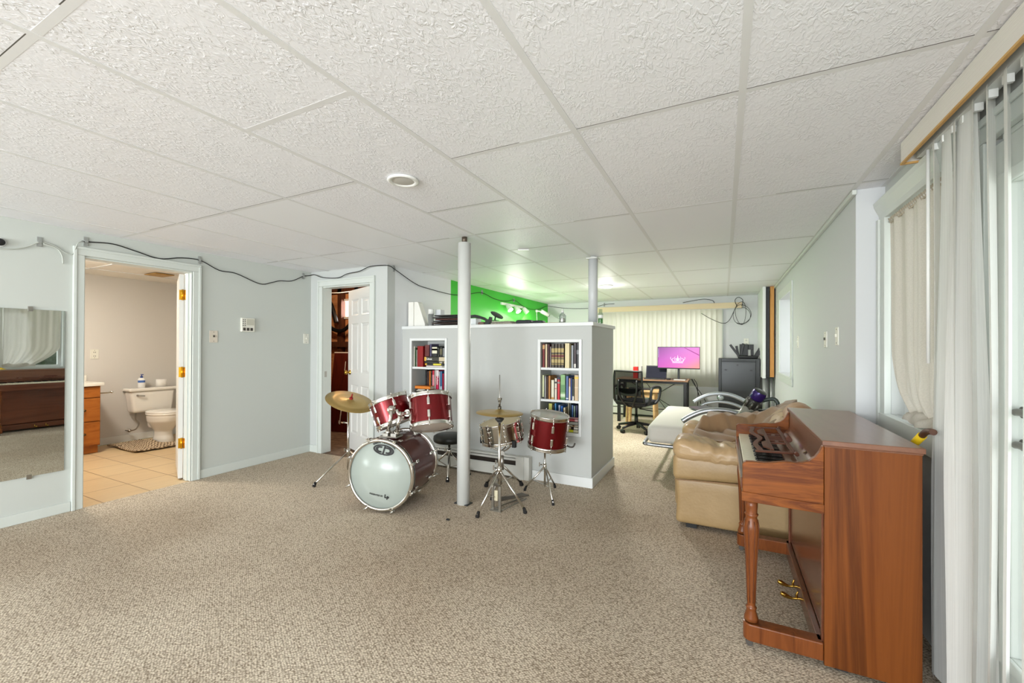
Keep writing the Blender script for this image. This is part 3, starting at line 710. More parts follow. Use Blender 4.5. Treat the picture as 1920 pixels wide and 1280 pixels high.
# coil of cable in the far corner above the cabinet
P = []
for i in range(120):
    a = i / 119.0; ang = a * 2 * PI * 2.6
    P.append((0.262 + (0.10 + 0.04 * math.sin(a * 9)) * math.sin(ang) , 8.025 - 0.012 * a, 1.82 + (0.17 - 0.03 * math.cos(a * 7)) * math.cos(ang) + 0.04 * math.sin(3 * a)))
mb = MB().tube(P, 0.0038, 6).tube(smooth_path([(0.195, 8.025, 1.98), (0.165, 8.02, 2.08), (0.215, 8.02, 2.13), (0.28, 8.02, 2.08), (0.264, 8.02, 1.98)], 6), 0.005, 6)
mb.tube(smooth_path([(0.165, 8.025, 1.94), (0.08, 8.02, 1.75), (-0.02, 8.02, 1.70), (-0.2, 8.02, 1.78), (-0.35, 8.025, 1.88)], 6), 0.005, 6)
solo('cable_coil', mb, m_rubber, 'loose coil of black cable hanging on the far wall above the black cabinet', 'cable')
solo('cable_loop', MB().tube(smooth_path([(-0.66, 8.14, 2.09), (-0.45, 8.2, 2.13), (-0.3, 8.2, 2.14), (-0.18, 8.2, 2.11), (-0.15, 8.15, 2.06)], 6), 0.005, 6), m_rubber, 'arc of black cable above the blind valance on the far wall', 'cable')
# ------------------------------------------------------------------ upright piano
m_walnut_v = wood('walnut_upright', [(74, 36, 11), (105, 54, 17), (121, 66, 24), (88, 44, 13), (132, 78, 31)], (8, 8, 0.28), 0.42, 0.5, 0)
m_walnut_h = wood('walnut_level', [(110, 55, 17), (136, 75, 26), (96, 46, 14), (148, 85, 33)], (1.6, 3, 13), 0.42, 1.4, 0)
m_walnut_t = wood('walnut_top', [(116, 74, 54), (128, 86, 64), (108, 68, 49)], (7, 0.8, 7), 0.3, 0.6, coat=0.35)
m_rack = wood('rack_brown', [(92, 54, 40), (106, 64, 48), (84, 48, 36)], (7, 0.8, 7), 0.5, 0.6, coat=0)
m_walnut_d = wood('walnut_dark', [(92, 48, 28), (108, 60, 38), (84, 42, 23)], (7, 0.8, 7), 0.25, 0.6, coat=0.5)
m_walnut_l = wood('walnut_leg', [(100, 51, 22), (124, 68, 32), (86, 42, 17)], (16, 16, 1.6), 0.32, 0.8)
m_ivory = mat('ivory_keys', (238, 232, 206), 0.25)
m_ebony = mat('ebony_keys', (20, 18, 20), 0.25)
P0, P1 = 2.062, 3.095                          # near and far faces
pn = thing('upright_piano', 'worn walnut spinet piano at right with music rack folded over its keys', 'piano', (0.36, 2.58, 0))
def pp(name, mb, m, bev=0.002, **k): return part(name, mb, m, pn, bev, world=True, **k)
pp('side_panel', MB().box(0.358, 0.652, P0, P0 + 0.022, 0.022, 0.893), m_walnut_v)
pp('side_panel', MB().box(0.358, 0.652, P1 - 0.022, P1, 0.022, 0.893), m_walnut_v)
pp('back_panel', MB().box(0.63, 0.652, P0 + 0.022, P1 - 0.022, 0.03, 0.893), m_walnut_d)
pp('lid', MB().box(0.350, 0.660, P0 - 0.008, P1 + 0.008, 0.893, 0.914).box(0.356, 0.655, P0 - 0.003, P1 + 0.003, 0.886, 0.893), m_walnut_t, 0.006)
CH = [(0.072, 0.632), (0.356, 0.624), (0.357, 0.893), (0.351, 0.886), (0.343, 0.866), (0.328, 0.842), (0.308, 0.824), (0.285, 0.814), (0.255, 0.811), (0.225, 0.811), (0.20, 0.806), (0.175, 0.800), (0.15, 0.797), (0.11, 0.797), (0.085, 0.795), (0.076, 0.790), (0.072, 0.780)]
for ya in (P0, P1 - 0.03):
    ck = pp('cheek', MB().prism(CH, (0, ya, 0), (1, 0, 0), (0, 0, 1), (0, 0.03, 0)), m_walnut_h, 0.003)
    yb = ya - 0.006 if ya == P0 else ya + 0.03
    part('moulding', MB().prism([(0.068, 0.628), (0.357, 0.622), (0.357, 0.658), (0.068, 0.668)], (0, yb, 0), (1, 0, 0), (0, 0, 1), (0, 0.006, 0)), m_walnut_h, ck, 0.002, world=True)
K0, K1 = P0 + 0.032, P1 - 0.032
pp('key_bed', MB().box(0.074, 0.357, K0, K1, 0.63, 0.70).box(0.066, 0.082, K0, K1, 0.672, 0.716), m_walnut_d)
pp('key_slip', MB().box(0.258, 0.268, K0, K1, 0.70, 0.752), m_walnut_d)
nk = 40; kw = (K1 - K0) / nk
kb = None
wk = MB().box(0.086, 0.258, 0.0006, kw - 0.0006, 0.70, 0.735)
first = None
for i in range(nk):
    if first is None:
        o = part('white_key', MB().box(0.086, 0.258, K0 + 0.0011, K0 + kw - 0.0011, 0.70, 0.735), m_ivory, pn, 0.0015, world=True); first = o
    else:
        o = first.copy(); COL.objects.link(o); o.parent = pn; o.location = (0, i * kw, 0); W[o.name] = W[pn.name]
pat = (1, 1, 0, 1, 1, 1, 0); firstb = None
for i in range(1, nk):
    if not pat[(i + 2) % 7]: continue
    if firstb is None:
        i0 = i; y = K0 + i * kw
        firstb = part('black_key', MB().prism([(0.137, 0.735), (0.258, 0.735), (0.258, 0.748), (0.143, 0.747)], (0, y - 0.006, 0), (1, 0, 0), (0, 0, 1), (0, 0.012, 0)), m_ebony, pn, 0.0012, world=True)
    else:
        o = firstb.copy(); COL.objects.link(o); o.parent = pn; o.location = (0, (i - i0) * kw, 0); W[o.name] = W[pn.name]
# fallboard curving up into the case
FB = [(0.262, 0.752), (0.285, 0.757), (0.31, 0.764), (0.335, 0.772), (0.350, 0.785), (0.3565, 0.80), (0.3575, 0.84), (0.3575, 0.893)]
mb = MB()
mb.grid(lambda u, v: Vector((*(lambda q: (q[0],))(FB[round(v * 7)]), K0 + (K1 - K0) * u, FB[round(v * 7)][1])), 1, 7, True)
pp('fallboard', mb.box(0.357, 0.37, K0, K1, 0.70, 0.893), m_walnut_t, 0)
pp('hinge_strip', MB().box(0.30, 0.306, K0 + 0.02, K1 - 0.02, 0.762, 0.768), m_walnut_d, 0)
pp('lock_plate', MB().lathe([(0.008, 0), (0.008, 0.004)], (0.345, 2.42, 0.785), (-0.6, 0, 0.8), 12), mat('old_brass', (120, 96, 60), 0.4, 0.9), 0)
# music rack: pierced board folded down over the keys
T0 = Matrix.Translation((0.30, 2.66, 0.792)) @ Matrix.Rotation(R_(-2), 4, 'Y')
def rk(name, mb, parent, bev=0.0015): mb.xf(T0); return part(name, mb, m_rack, parent, bev, world=True)
h = 0.008
wav = []
for i in range(25):
    s_ = i / 24; wv = 0.011 * math.cos(s_ * 4 * PI); wav.append((-0.165 + wv + 0.02 * (1 - abs(2 * s_ - 1)), -0.33 + 0.66 * s_))
poly = wav + [(p[0] + 0.022, p[1]) for p in wav[::-1]]
rack = rk('music_rack', MB().prism(poly, (0, 0, 0), (1, 0, 0), (0, 1, 0), (0, 0, h)).box(-0.02, -0.002, -0.34, 0.34, 0, h)
          .box(-0.165, -0.002, -0.345, -0.325, 0, h).box(-0.165, -0.002, 0.325, 0.345, 0, h)
          .box(-0.10, -0.085, -0.30, 0.30, 0, h), pn)
mb = MB()
for y in (-0.12, -0.06, 0.06, 0.12): mb.box(-0.085, -0.02, y - 0.008, y + 0.008, 0, h)
for y in (-0.03, 0.0, 0.03): mb.box(-0.085, -0.02, y - 0.004, y + 0.004, 0, h)
mb.box(-0.062, -0.046, -0.12, -0.06, 0, h).box(-0.062, -0.046, 0.06, 0.12, 0, h)
for sg in (-1, 1): mb.prism([(0.30 * sg, -0.092), (0.22 * sg, -0.125), (0.12 * sg, -0.125), (0.06 * sg, -0.092)][::sg], (0, 0, 0), (0, 1, 0), (1, 0, 0), (0, 0, h))
rk('lattice', mb, rack)
rk('rail', MB().cyl((0.004, -0.07, h + 0.006), (0.004, 0.07, h + 0.006), 0.012, n=14).cyl((-0.002, -0.36, 0.004), (-0.002, -0.335, 0.004), 0.009, n=12).cyl((-0.002, 0.335, 0.004), (-0.002, 0.36, 0.004), 0.009, n=12), rack, 0)
# lower body
pp('lower_panel', MB().box(0.362, 0.378, P0 + 0.022, P1 - 0.022, 0.115, 0.63).box(0.352, 0.362, P0 + 0.022, P0 + 0.05, 0.1, 0.63).box(0.352, 0.362, P1 - 0.05, P1 - 0.022, 0.1, 0.63), m_walnut_d)
pp('bottom_rail', MB().box(0.338, 0.365, P0 + 0.022, P1 - 0.022, 0.028, 0.105), m_walnut_d, 0.004)
LEG = [(0.024, 0.60), (0.025, 0.632), (0.022, 0.572), (0.0225, 0.57), (0.027, 0.566), (0.022, 0.556), (0.022, 0.55), (0.030, 0.52), (0.031, 0.50), (0.027, 0.45), (0.022, 0.36), (0.0175, 0.24), (0.016, 0.178), (0.0165, 0.172), (0.022, 0.168), (0.019, 0.16), (0.019, 0.152), (0.027, 0.125), (0.028, 0.112)]
LEG = sorted(LEG, key=lambda q: q[1])
for yc in (P0 + 0.035, P1 - 0.035):
    lg = pp('leg', MB().lathe(LEG, (0.107, yc, 0), (0, 0, 1), 20), m_walnut_l, 0)
    fl = MB()
    for k in range(8):
        a = 2 * PI * (k + 0.5) / 8; c_, s_ = math.cos(a), math.sin(a)
        fl.tube([(0.107 + r * c_, yc + r * s_, z) for r, z in ((0.0265, 0.54), (0.0305, 0.51), (0.0268, 0.45), (0.0218, 0.36), (0.0175, 0.24), (0.0162, 0.19))], 0.0022, 5)
    part('fluting', fl, mat('flute_dark', (92, 46, 20), 0.4), lg, world=True)
    n = 10; w2 = 0.031
    pol = [(0.107 + w2 * math.cos(PI / 2 + PI * i / n), w2 * math.sin(PI / 2 + PI * i / n)) for i in range(n + 1)]
    pol = [(0.357, 0.031)] + pol + [(0.357, -0.031)]
    tb = pp('toe_block', MB().prism(pol, (0, yc, 0.033), (1, 0, 0), (0, 1, 0), (0, 0, 0.072)), m_walnut_l, 0.005)
    part('caster', MB().cyl((0.10, yc - 0.008, 0.014), (0.10, yc + 0.008, 0.014), 0.014, n=14).cyl((0.10, yc, 0.018), (0.10, yc, 0.034), 0.008, n=10), mat('caster_grey', (90, 86, 82), 0.5, 0.5), tb, world=True)
for y in (2.50, 2.62):
    mb = MB().tube(smooth_path([(0.345, y, 0.05), (0.325, y, 0.047), (0.30, y, 0.043), (0.275, y, 0.050), (0.255, y, 0.058)], 4), [0.006] * 4 + [0.006] * 4 + [0.007, 0.008, 0.009, 0.010, 0.011, 0.012, 0.011, 0.010, 0.008], 10)
    mb.tube(smooth_path([(0.325, y, 0.047), (0.322, y, 0.062), (0.328, y, 0.082)], 3), [0.006, 0.006, 0.006, 0.006, 0.005, 0.004, 0.003], 8)
    pp('pedal', mb, m_brass, 0)
# rear caster feet
pp('foot', MB().box(0.60, 0.65, P0 + 0.03, P0 + 0.08, 0, 0.03).box(0.60, 0.65, P1 - 0.08, P1 - 0.03, 0, 0.03).box(0.40, 0.44, P0 + 0.03, P0 + 0.06, 0, 0.03), m_dark, 0)

# yellow tool handle behind the piano
t = thing('garden_hose_handle', 'yellow and brown tubular handle leaning at the back of the piano top by the curtain', 'tool', (0.705, 2.20, 0.84))
part('grip', MB().cyl((0.0, 0.55, -0.21), (0.0, 0.16, 0.02), 0.012, n=14).cyl((0.0, 0.16, 0.02), (0.0, 0.035, 0.094), 0.015, n=14), mat('yellow_plastic', (228, 190, 30), 0.4), t)
part('tip', MB().tube(smooth_path([(0, 0.035, 0.094), (0, 0.005, 0.112), (0, -0.03, 0.122), (0, -0.065, 0.125)], 4), 0.012, 12), mat('brown_plastic', (84, 52, 34), 0.5), t)

# ------------------------------------------------------------------ leather recliner with throw
m_leather = mat('leather_tan', (172, 144, 102), 0.42, var=(7, (160, 132, 90), 0.2), bump=(55, 0.25, 0.004))
m_leather2 = mat('leather_soft', (182, 152, 112), 0.38, bump=(16, 0.5, 0.012))
rc = thing('leather_recliner', 'tan leather recliner behind the piano with a brown throw across its seat', 'recliner', (0.15, 3.72, 0))
def rp(name, mb, m, **k): return part(name, mb, m, rc, world=True, **k)
AX0, AX1 = -0.325, 0.60
def slant(q): return Vector((q.x + 0.012 * math.sin(q.z * 9), q.y, q.z))
ya, yb = 3.235, 3.50
for nm, (ya, yb) in (('near', (3.235, 3.49)), ('far', (4.0, 4.24))):
    sg = 1 if nm == 'near' else -1
    arm = rp('arm', MB().rbox(AX0 + 0.01, AX1, ya + 0.008, yb, 0.03, 0.36, 0.03, disp=slant), m_leather)
    # rolled panel and the puffy pad on top
    part('arm_roll', MB().rbox(AX0, AX1, ya, yb + 0.006, 0.335, 0.52, 0.035, m=12, puff=(0.008, 0.014, 0.0), disp=lambda q: Vector((q.x, q.y, q.z + 0.028 * max(0, min(1, (q.x - AX0) / 0.5)) * max(0, min(1, (0.45 - q.z) / 0.1))))), m_leather, arm, world=True)
    def padd(q):
        t_ = (q.x - AX0) / (AX1 - AX0)
        z = q.z + 0.005 * wob((q.x * 3.2, q.y * 3, q.z), 1.2) - (0.03 * t_ - 0.03 * math.exp(-((t_ - 0.08) / 0.11) ** 2)) * (1 if q.z > 0.53 else 0.3) - 0.018 * math.exp(-((t_ - 0.31) / 0.03) ** 2) * (1 if q.z > 0.52 else 0.2)
        z += 0.005 * math.sin(q.x * 95 + q.y * 40) * math.exp(-((t_ - 0.33) / 0.16) ** 2) - (0.02 if nm == 'far' else 0)
        return Vector((q.x, q.y + 0.006 * wob((q.x * 2, q.z * 4, 0)), z))
    part('arm_pad', MB().rbox(AX0 + 0.005, AX1 - 0.08, ya - 0.02, yb + 0.025, 0.478, 0.606, 0.05, n=5, m=44, puff=(0.015, 0.008, 0.012), disp=padd), m_leather2, arm, world=True)
mbs = MB()
for ya in (3.222,): mbs.tube(smooth_path([(AX0 + 0.012, ya + 0.005, 0.34), (AX0 + 0.2, ya + 0.0, 0.352), (AX0 + 0.45, ya, 0.362), (0.55, ya, 0.365)], 4), 0.004, 6)
rp('piping', mbs, mat('leather_seam', (150, 118, 84), 0.6))
rp('base', MB().rbox(-0.27, 0.58, 3.49, 4.0, 0.05, 0.30, 0.03), m_leather)
rp('footrest', MB().rbox(-0.335, -0.26, 3.50, 3.99, 0.06, 0.42, 0.03, puff=(0.02, 0, 0)), m_leather)
rp('seat', MB().rbox(-0.30, 0.42, 3.495, 3.995, 0.28, 0.50, 0.07, puff=(0, 0, 0.03)), m_leather)
def backd(q): return Vector((q.x + (q.z - 0.4) * 0.16, q.y, q.z + 0.01 * wob((q.y * 2, q.z * 2, q.x))))
rp('backrest', MB().rbox(0.28, 0.47, 3.42, 4.06, 0.35, 0.80, 0.08, m=10, puff=(0.03, 0, 0.02), disp=backd), m_leather2)
rp('head_cushion', MB().rbox(0.40, 0.57, 3.42, 3.80, 0.68, 0.872, 0.08, m=10, puff=(0.02, 0.01, 0.02)), mat('leather_brown', (178, 138, 104), 0.42, bump=(16, 0.4, 0.01)))
rp('foot', MB().box(-0.24, -0.17, 3.27, 3.33, 0, 0.035).box(-0.24, -0.17, 4.12, 4.18, 0, 0.035).box(0.5, 0.57, 3.27, 3.33, 0, 0.035).box(0.5, 0.57, 4.12, 4.18, 0, 0.035), m_black)
# brown throw over seat, far arm and back
def throw(u, v):
    y = 3.50 + 0.745 * v; x = -0.20 + 0.70 * u
    z = 0.575 + 0.05 * u
    z += max(0, (u - 0.62)) * 0.62                       # climbs the backrest
    z += (0.115 * max(0, min(1, (y - 3.9) / 0.12))) * (1 - max(0, u - 0.6) * 2.0)        # over the far arm
    d = (x * 0.9 + (y - 3.5) * 0.55)
    z += 0.012 * math.sin(d * 24 + 1.2 * math.sin(y * 5)) + 0.007 * math.sin(d * 57 + y * 6) + 0.004 * math.sin(d * 96 - y * 11)
    z = min(z, 0.835 + 0.25 * (z - 0.835)) if z > 0.835 else z
    if v > 0.93: z -= (v - 0.93) * 2.2
    if u < 0.05: z -= (0.05 - u) * 1.2
    return Vector((x + 0.05 * math.sin(y * 6 + 1), y, z))
solo('throw_blanket', MB().grid(throw, 70, 60), mat('throw_brown', (136, 105, 72), 0.9, bump=(120, 0.3, 0.003), sheen=0.3), 'brown throw blanket draped in folds over the tan recliner', 'blanket', solid=0.012)

# ------------------------------------------------------------------ futon with metal arms
m_matt = mat('mattress_cream', (200, 196, 186), 0.85, bump=(90, 0.35, 0.004), sheen=0.2)
m_silver = mat('futon_metal', (168, 172, 176), 0.38, 0.85)
ft = thing('futon_sofa', 'flat cream futon mattress on a silver tube frame beyond the recliner', 'futon', (0.0, 5.3, 0))
def fp(name, mb, m, **k): return part(name, mb, m, ft, world=True, **k)
def md(q):
    return Vector((q.x, q.y, q.z + 0.004 * math.sin(q.y * 3 + q.x * 2) - 0.02 * max(0, q.x - 0.2)))
fp('mattress', MB().rbox(-0.70, 0.60, 4.475, 6.12, 0.315, 0.50, 0.055, n=5, m=14, puff=(0.006, 0.006, 0.004), disp=md), m_matt)
mb = MB()
fr = [(-0.70, 4.50, 0.295), (-0.735, 4.56, 0.295), (-0.735, 6.0, 0.295), (-0.70, 6.06, 0.295)]
mb.tube(smooth_path([(0.5, 4.52, 0.285), (-0.3, 4.52, 0.285), (-0.68, 4.53, 0.288), (-0.735, 4.59, 0.30), (-0.735, 5.3, 0.30), (-0.735, 6.0, 0.30), (-0.68, 6.07, 0.288), (0.5, 6.07, 0.285)], 5), 0.018, 10)
for y in (4.8, 5.3, 5.75): mb.tube([(-0.73, y, 0.29), (0.55, y, 0.29)], 0.014, 8)
fp('deck_frame', mb, m_silver)
for (x, y) in ((-0.45, 4.75), (-0.45, 5.85), (0.45, 4.6), (0.45, 6.0)): fp('leg', MB().cyl((x, y, 0), (x, y, 0.29), 0.02, n=12), m_silver)
for y in (4.43, 6.17):
    dz = 0.0 if y > 5 else 0.012
    arc = [(-0.36, y, 0.555 + dz), (-0.29, y, 0.605 + dz), (-0.18, y, 0.66 + dz), (-0.05, y, 0.683 + dz), (0.08, y, 0.672 + dz), (0.20, y, 0.625 + dz), (0.30, y, 0.56 + dz), (0.38, y, 0.48 + dz), (0.42, y, 0.36)]
    a_ = fp('arm_tube', MB().tube(smooth_path(arc, 6), 0.026, 14), m_silver)
    part('arm_tube_lower', MB().tube(smooth_path([(-0.27, y, 0.515), (-0.2, y, 0.55), (-0.06, y, 0.578), (0.08, y, 0.565), (0.2, y, 0.52), (0.26, y, 0.46), (0.28, y, 0.30)], 6), 0.02, 12), m_silver, a_, world=True)
    part('ball', MB().sphere((-0.04, y, 0.632 + dz * 0.5), 0.042, 20), m_silver, a_, world=True)
    part('post', MB().cyl((0.42, y, 0), (0.42, y, 0.37), 0.024, n=12).cyl((-0.30, y, 0), (-0.30, y, 0.31), 0.02, n=12).tube(smooth_path([(-0.30, y, 0.30), (-0.29, y, 0.42), (-0.27, y, 0.515)], 4), 0.016, 10), m_silver, a_, world=True)
mb = MB().add([(-0.40, 5.86, 0.0), (-0.22, 6.08, 0.0), (-0.07, 5.80, 0.0), (-0.26, 5.58, 0.0)], [(0, 1, 2, 3)])
mb.v = mb.v + [p + Vector((0, 0, 0.016)) for p in mb.v]
mb.f = [[3, 2, 1, 0][::-1][::-1], [4, 5, 6, 7], [0, 4, 5, 1], [1, 5, 6, 2], [2, 6, 7, 3], [3, 7, 4, 0]]; mb.sm = [False] * 6; mb.mi = [0] * 6
for i, p in enumerate(mb.v): p.z += 0.513
solo('closed_laptop', mb, mat('tablet_grey', (62, 64, 66), 0.4), 'flat dark grey closed laptop lying on the futon mattress', 'laptop', bev=0.004)

# ------------------------------------------------------------------ cordless vacuum standing in the gap
vc = thing('handheld_vacuum', 'cordless stick vacuum with purple cap leaning behind the brown throw', 'vacuum cleaner', (0.13, 4.335, 0))
p0 = Vector((0.135, 4.335, 0.62)); p1 = Vector((0.285, 4.235, 0.905)); d = (p1 - p0).normalized()
L_ = (p1 - p0).length
def vp(name, mb, m, **k): return part(name, mb, m, vc, world=True, **k)
vp('dust_bin', MB().lathe([(0.05, 0), (0.056, 0.01), (0.056, L_ * 0.5)], p0, d, 24), mat('bin_grey', (136, 136, 124), 0.3))
vp('body', MB().lathe([(0.05, L_ * 0.48), (0.046, L_ * 0.6), (0.05, L_ * 0.78)], p0, d, 24), mat('vac_dark', (58, 58, 52), 0.35, 0.3))
vp('filter_cap', MB().lathe([(0.054, L_ * 0.76), (0.058, L_ * 0.80), (0.058, L_ * 0.95), (0.052, L_)], p0, d, 24, cap1=False), mat('purple', (48, 28, 96), 0.25, 0.3))
vp('end_disc', MB().lathe([(0.052, L_), (0.04, L_ + 0.006), (0.0, L_ + 0.008)], p0, d, 24, False, False), mat('vac_black', (36, 38, 40), 0.25))
x_, y_, _a = frame(d)
mb = MB()
for k in range(7):
    a = 2 * PI * k / 7; q = p0 + d * (L_ * 0.55) + (x_ * math.cos(a) + y_ * math.sin(a)) * 0.055
    mb.tube([q - d * 0.02, q + d * 0.05], 0.011, 8)
vp('cyclones', mb, mat('cyclone_grey', (96, 94, 86), 0.3, 0.5))
vp('handle', MB().tube(smooth_path([p1 - d * 0.09 + Vector((0.04, 0, -0.01)), p1 + Vector((0.10, 0, -0.06)), p1 + Vector((0.12, 0, -0.13)), p0 + Vector((0.16, 0, 0.10)), p0 + d * 0.06 + Vector((0.06, 0, 0))], 4), 0.017, 12), mat('vac_green_grey', (52, 62, 56), 0.4))
vp('trigger', MB().obox(p0 + Vector((0.085, -0.045, 0.035)), (0.05, 0.02, 0.03)), mat('red', (200, 24, 36), 0.4))
vp('battery', MB().obox(p0 + Vector((0.21, 0, 0.10)), (0.15, 0.06, 0.035)), m_black, bev=0.006)
vp('wand', MB().cyl(p0 - d * 0.02, Vector((0.06, 4.335, 0.45)), 0.018, n=12).cyl(Vector((0.06, 4.335, 0.45)), Vector((0.06, 4.335, 0.06)), 0.018, n=12), m_chrome2)
vp('floor_head', MB().rbox(-0.05, 0.17, 4.30, 4.37, 0, 0.07, 0.02), m_dark)
# ------------------------------------------------------------------ drum kit
def drum_red():
    m = mat('drum_wrap', (104, 10, 18), 0.24, 0.6, coat=0.25)
    nt = m.node_tree; N = nt.nodes; L = nt.links; b = N['Principled BSDF']
    tc = N.new('ShaderNodeTexCoord'); n = N.new('ShaderNodeTexNoise'); n.inputs['Scale'].default_value = 900
    L.new(tc.outputs['Object'], n.inputs[0])
    r = N.new('ShaderNodeValToRGB'); r.color_ramp.elements[0].position = 0.4; r.color_ramp.elements[1].position = 0.75
    r.color_ramp.elements[0].color = rgb((96, 6, 12)); r.color_ramp.elements[1].color = rgb((142, 16, 24))
    L.new(n.outputs['Fac'], r.inputs[0]); L.new(r.outputs[0], b.inputs['Base Color'])
    return m
m_red = drum_red()
m_wine = mat('drum_wrap_bass', (84, 26, 24), 0.3, 0.25, coat=0.5)
m_head_w = mat('head_white', (168, 176, 168), 0.25)
m_head_t = mat('head_tan', (206, 190, 152), 0.5)
m_head_c = mat('head_cloudy', (206, 190, 174), 0.35)
m_head_g = mat('head_grey', (196, 196, 186), 0.2)
def basis(o, x, y, z):
    M = Matrix.Identity(4)
    for i, a in enumerate((x, y, z)):
        for j in range(3): M[j][i] = a[j]
    M.translation = Vector(o); return M
VR = Vector((0.894, 0.448, 0)); VF = Vector((-0.448, 0.894, 0)); VU = Vector((0, 0, 1))
def tilt(lean, away):
    """axis leaning right by lean and away from the viewer's side by away (degrees)"""
    l, a = R_(lean), R_(away)
    return (VR * math.sin(l) + (VU * math.cos(a) + VF * math.sin(a)) * math.cos(l)).normalized()
def drum(name, label, base, up, r, h, shell, nl, top, bottom, ph=0.0, lugm=None, hoop=0.016):
    """drum standing on 'base' along 'up'; x axis turned towards the room"""
    z = up; x = (VR - z * VR.dot(z)).normalized(); y = z.cross(x)
    t = thing(name, label, 'drum', M=basis(base, x, y, z))
    sh = part('shell', MB().lathe([(r, 0.012), (r, h - 0.012)], n=48, cap0=False, cap1=False), shell, t)
    part('batter_head', MB().lathe([(r * 1.01, h - 0.012), (r * 1.0, h + 0.002), (r * 0.96, h + 0.004), (0, h + 0.005)], n=48, cap0=False, cap1=False), top, t)
    part('resonant_head', MB().lathe([(0, -0.004), (r * 0.96, -0.003), (r, -0.002), (r * 1.01, 0.012)], n=48, cap0=False, cap1=False), bottom, t)
    ho = [(r * 1.015, 0.0), (r * 1.03, -hoop), (r * 1.055, -hoop), (r * 1.055, -hoop + 0.004), (r * 1.035, 0.004), (r * 1.05, hoop * 0.9), (r * 1.035, hoop)]
    part('hoop', MB().lathe([(q[0], h - 0.006 - q[1]) for q in ho], n=48, cap0=False, cap1=False), m_chrome, t)
    part('hoop', MB().lathe([(q[0], 0.006 + q[1]) for q in ho], n=48, cap0=False, cap1=False), m_chrome, t)
    for i in range(nl):
        a = ph + 2 * PI * i / nl; ca, sa = math.cos(a), math.sin(a)
        Mz = Matrix.Rotation(a, 3, 'Z')
        for tp in (0, 1):
            zc = h * (0.30 if tp == 0 else 0.70) if h > 0.2 else h * (0.36 if tp == 0 else 0.64)
            ln = min(0.055, h * 0.22)
            lg = part('lug', MB().obox(Mz @ Vector((r + 0.008, 0, zc)), (0.018, 0.023, ln * 1.1), Mz), lugm or m_chrome, t, bev=0.005)
            z1 = -0.012 if tp == 0 else h + 0.012
            rod = MB().tube([Mz @ Vector((r + 0.012, 0, zc)), Mz @ Vector((r * 1.045, 0, z1))], 0.0035, 8)
            rod.cyl(Mz @ Vector((r * 1.045, 0, z1 - 0.006)), Mz @ Vector((r * 1.045, 0, z1 + 0.008)), 0.006, n=8)
            part('tension_rod', rod, m_chrome, lg)
    return t

# bass drum, lying on its side
BR, BLN = 0.262, 0.47
Fc = Vector((-2.36, 2.465, 0.292)); ax = Vector((-0.25, 0.968, 0)).normalized()
zb = -ax; yb = VU.copy(); xb = yb.cross(zb)
rot = Matrix.Rotation(R_(-8), 4, 'Z')
bd = thing('bass_drum', 'dark red bass drum with white front head lettered with an oval emblem', 'drum', M=basis(Vector((Fc.x, Fc.y, 0)) , xb, yb, zb))
def bp_(name, mb, m, parent=None, bev=0.0):
    mb.xf(Matrix.Translation((0, Fc.z, 0)) @ rot); return part(name, mb, m, parent or bd, bev)
bp_('shell', MB().lathe([(BR - 0.004, -BLN + 0.02), (BR - 0.004, -0.02)], n=64, cap0=False, cap1=False), m_wine)
fh = bp_('front_head', MB().lathe([(BR - 0.002, -0.012), (BR - 0.006, 0.004), (0.0, 0.006)], n=64, cap0=False, cap1=False), m_head_w)
bp_('batter_head', MB().lathe([(0.0, -BLN - 0.004), (BR - 0.006, -BLN - 0.002), (BR - 0.002, -BLN + 0.012)], n=64, cap0=False, cap1=False), m_head_c)
HO = [(BR - 0.004, -0.026), (BR + 0.012, -0.028), (BR + 0.016, -0.022), (BR + 0.016, 0.008), (BR + 0.011, 0.016), (BR - 0.006, 0.016), (BR - 0.008, 0.010)]
bp_('hoop', MB().lathe(HO, n=64, cap0=False, cap1=False), m_chrome)
bp_('hoop', MB().lathe([(q[0], -BLN - q[1]) for q in HO], n=64, cap0=False, cap1=False), m_chrome)
bp_('hoop_inlay', MB().lathe([(BR + 0.0165, -0.014), (BR + 0.0165, 0.0)], n=64, cap0=False, cap1=False), m_dark)
for i in range(8):
    a = 2 * PI * (i + 0.5) / 8 + 0.1; Mz = Matrix.Rotation(a, 3, 'Z')
    for end in (0, 1):
        zc = -0.10 if end == 0 else -BLN + 0.10; ze = 0.012 if end == 0 else -BLN - 0.012; s_ = 1 if end == 0 else -1
        lg = bp_('lug', MB().obox(Mz @ Vector((BR + 0.008, 0, zc)), (0.022, 0.024, 0.045), Mz), m_chrome, None, 0.006)
        bp_('claw', MB().tube([Mz @ Vector((BR + 0.012, 0, zc)), Mz @ Vector((BR + 0.026, 0, ze - 0.03 * s_))], 0.004, 8)
            .obox(Mz @ Vector((BR + 0.014, 0, ze - 0.002 * s_)), (0.034, 0.02, 0.012), Mz)
            .obox(Mz @ Vector((BR + 0.028, 0, ze - 0.018 * s_)), (0.008, 0.02, 0.03), Mz)
            .cyl(Mz @ Vector((BR + 0.030, 0, ze - 0.006 * s_)), Mz @ Vector((BR + 0.030, 0, ze + 0.026 * s_)), 0.007, n=8), m_chrome, lg)
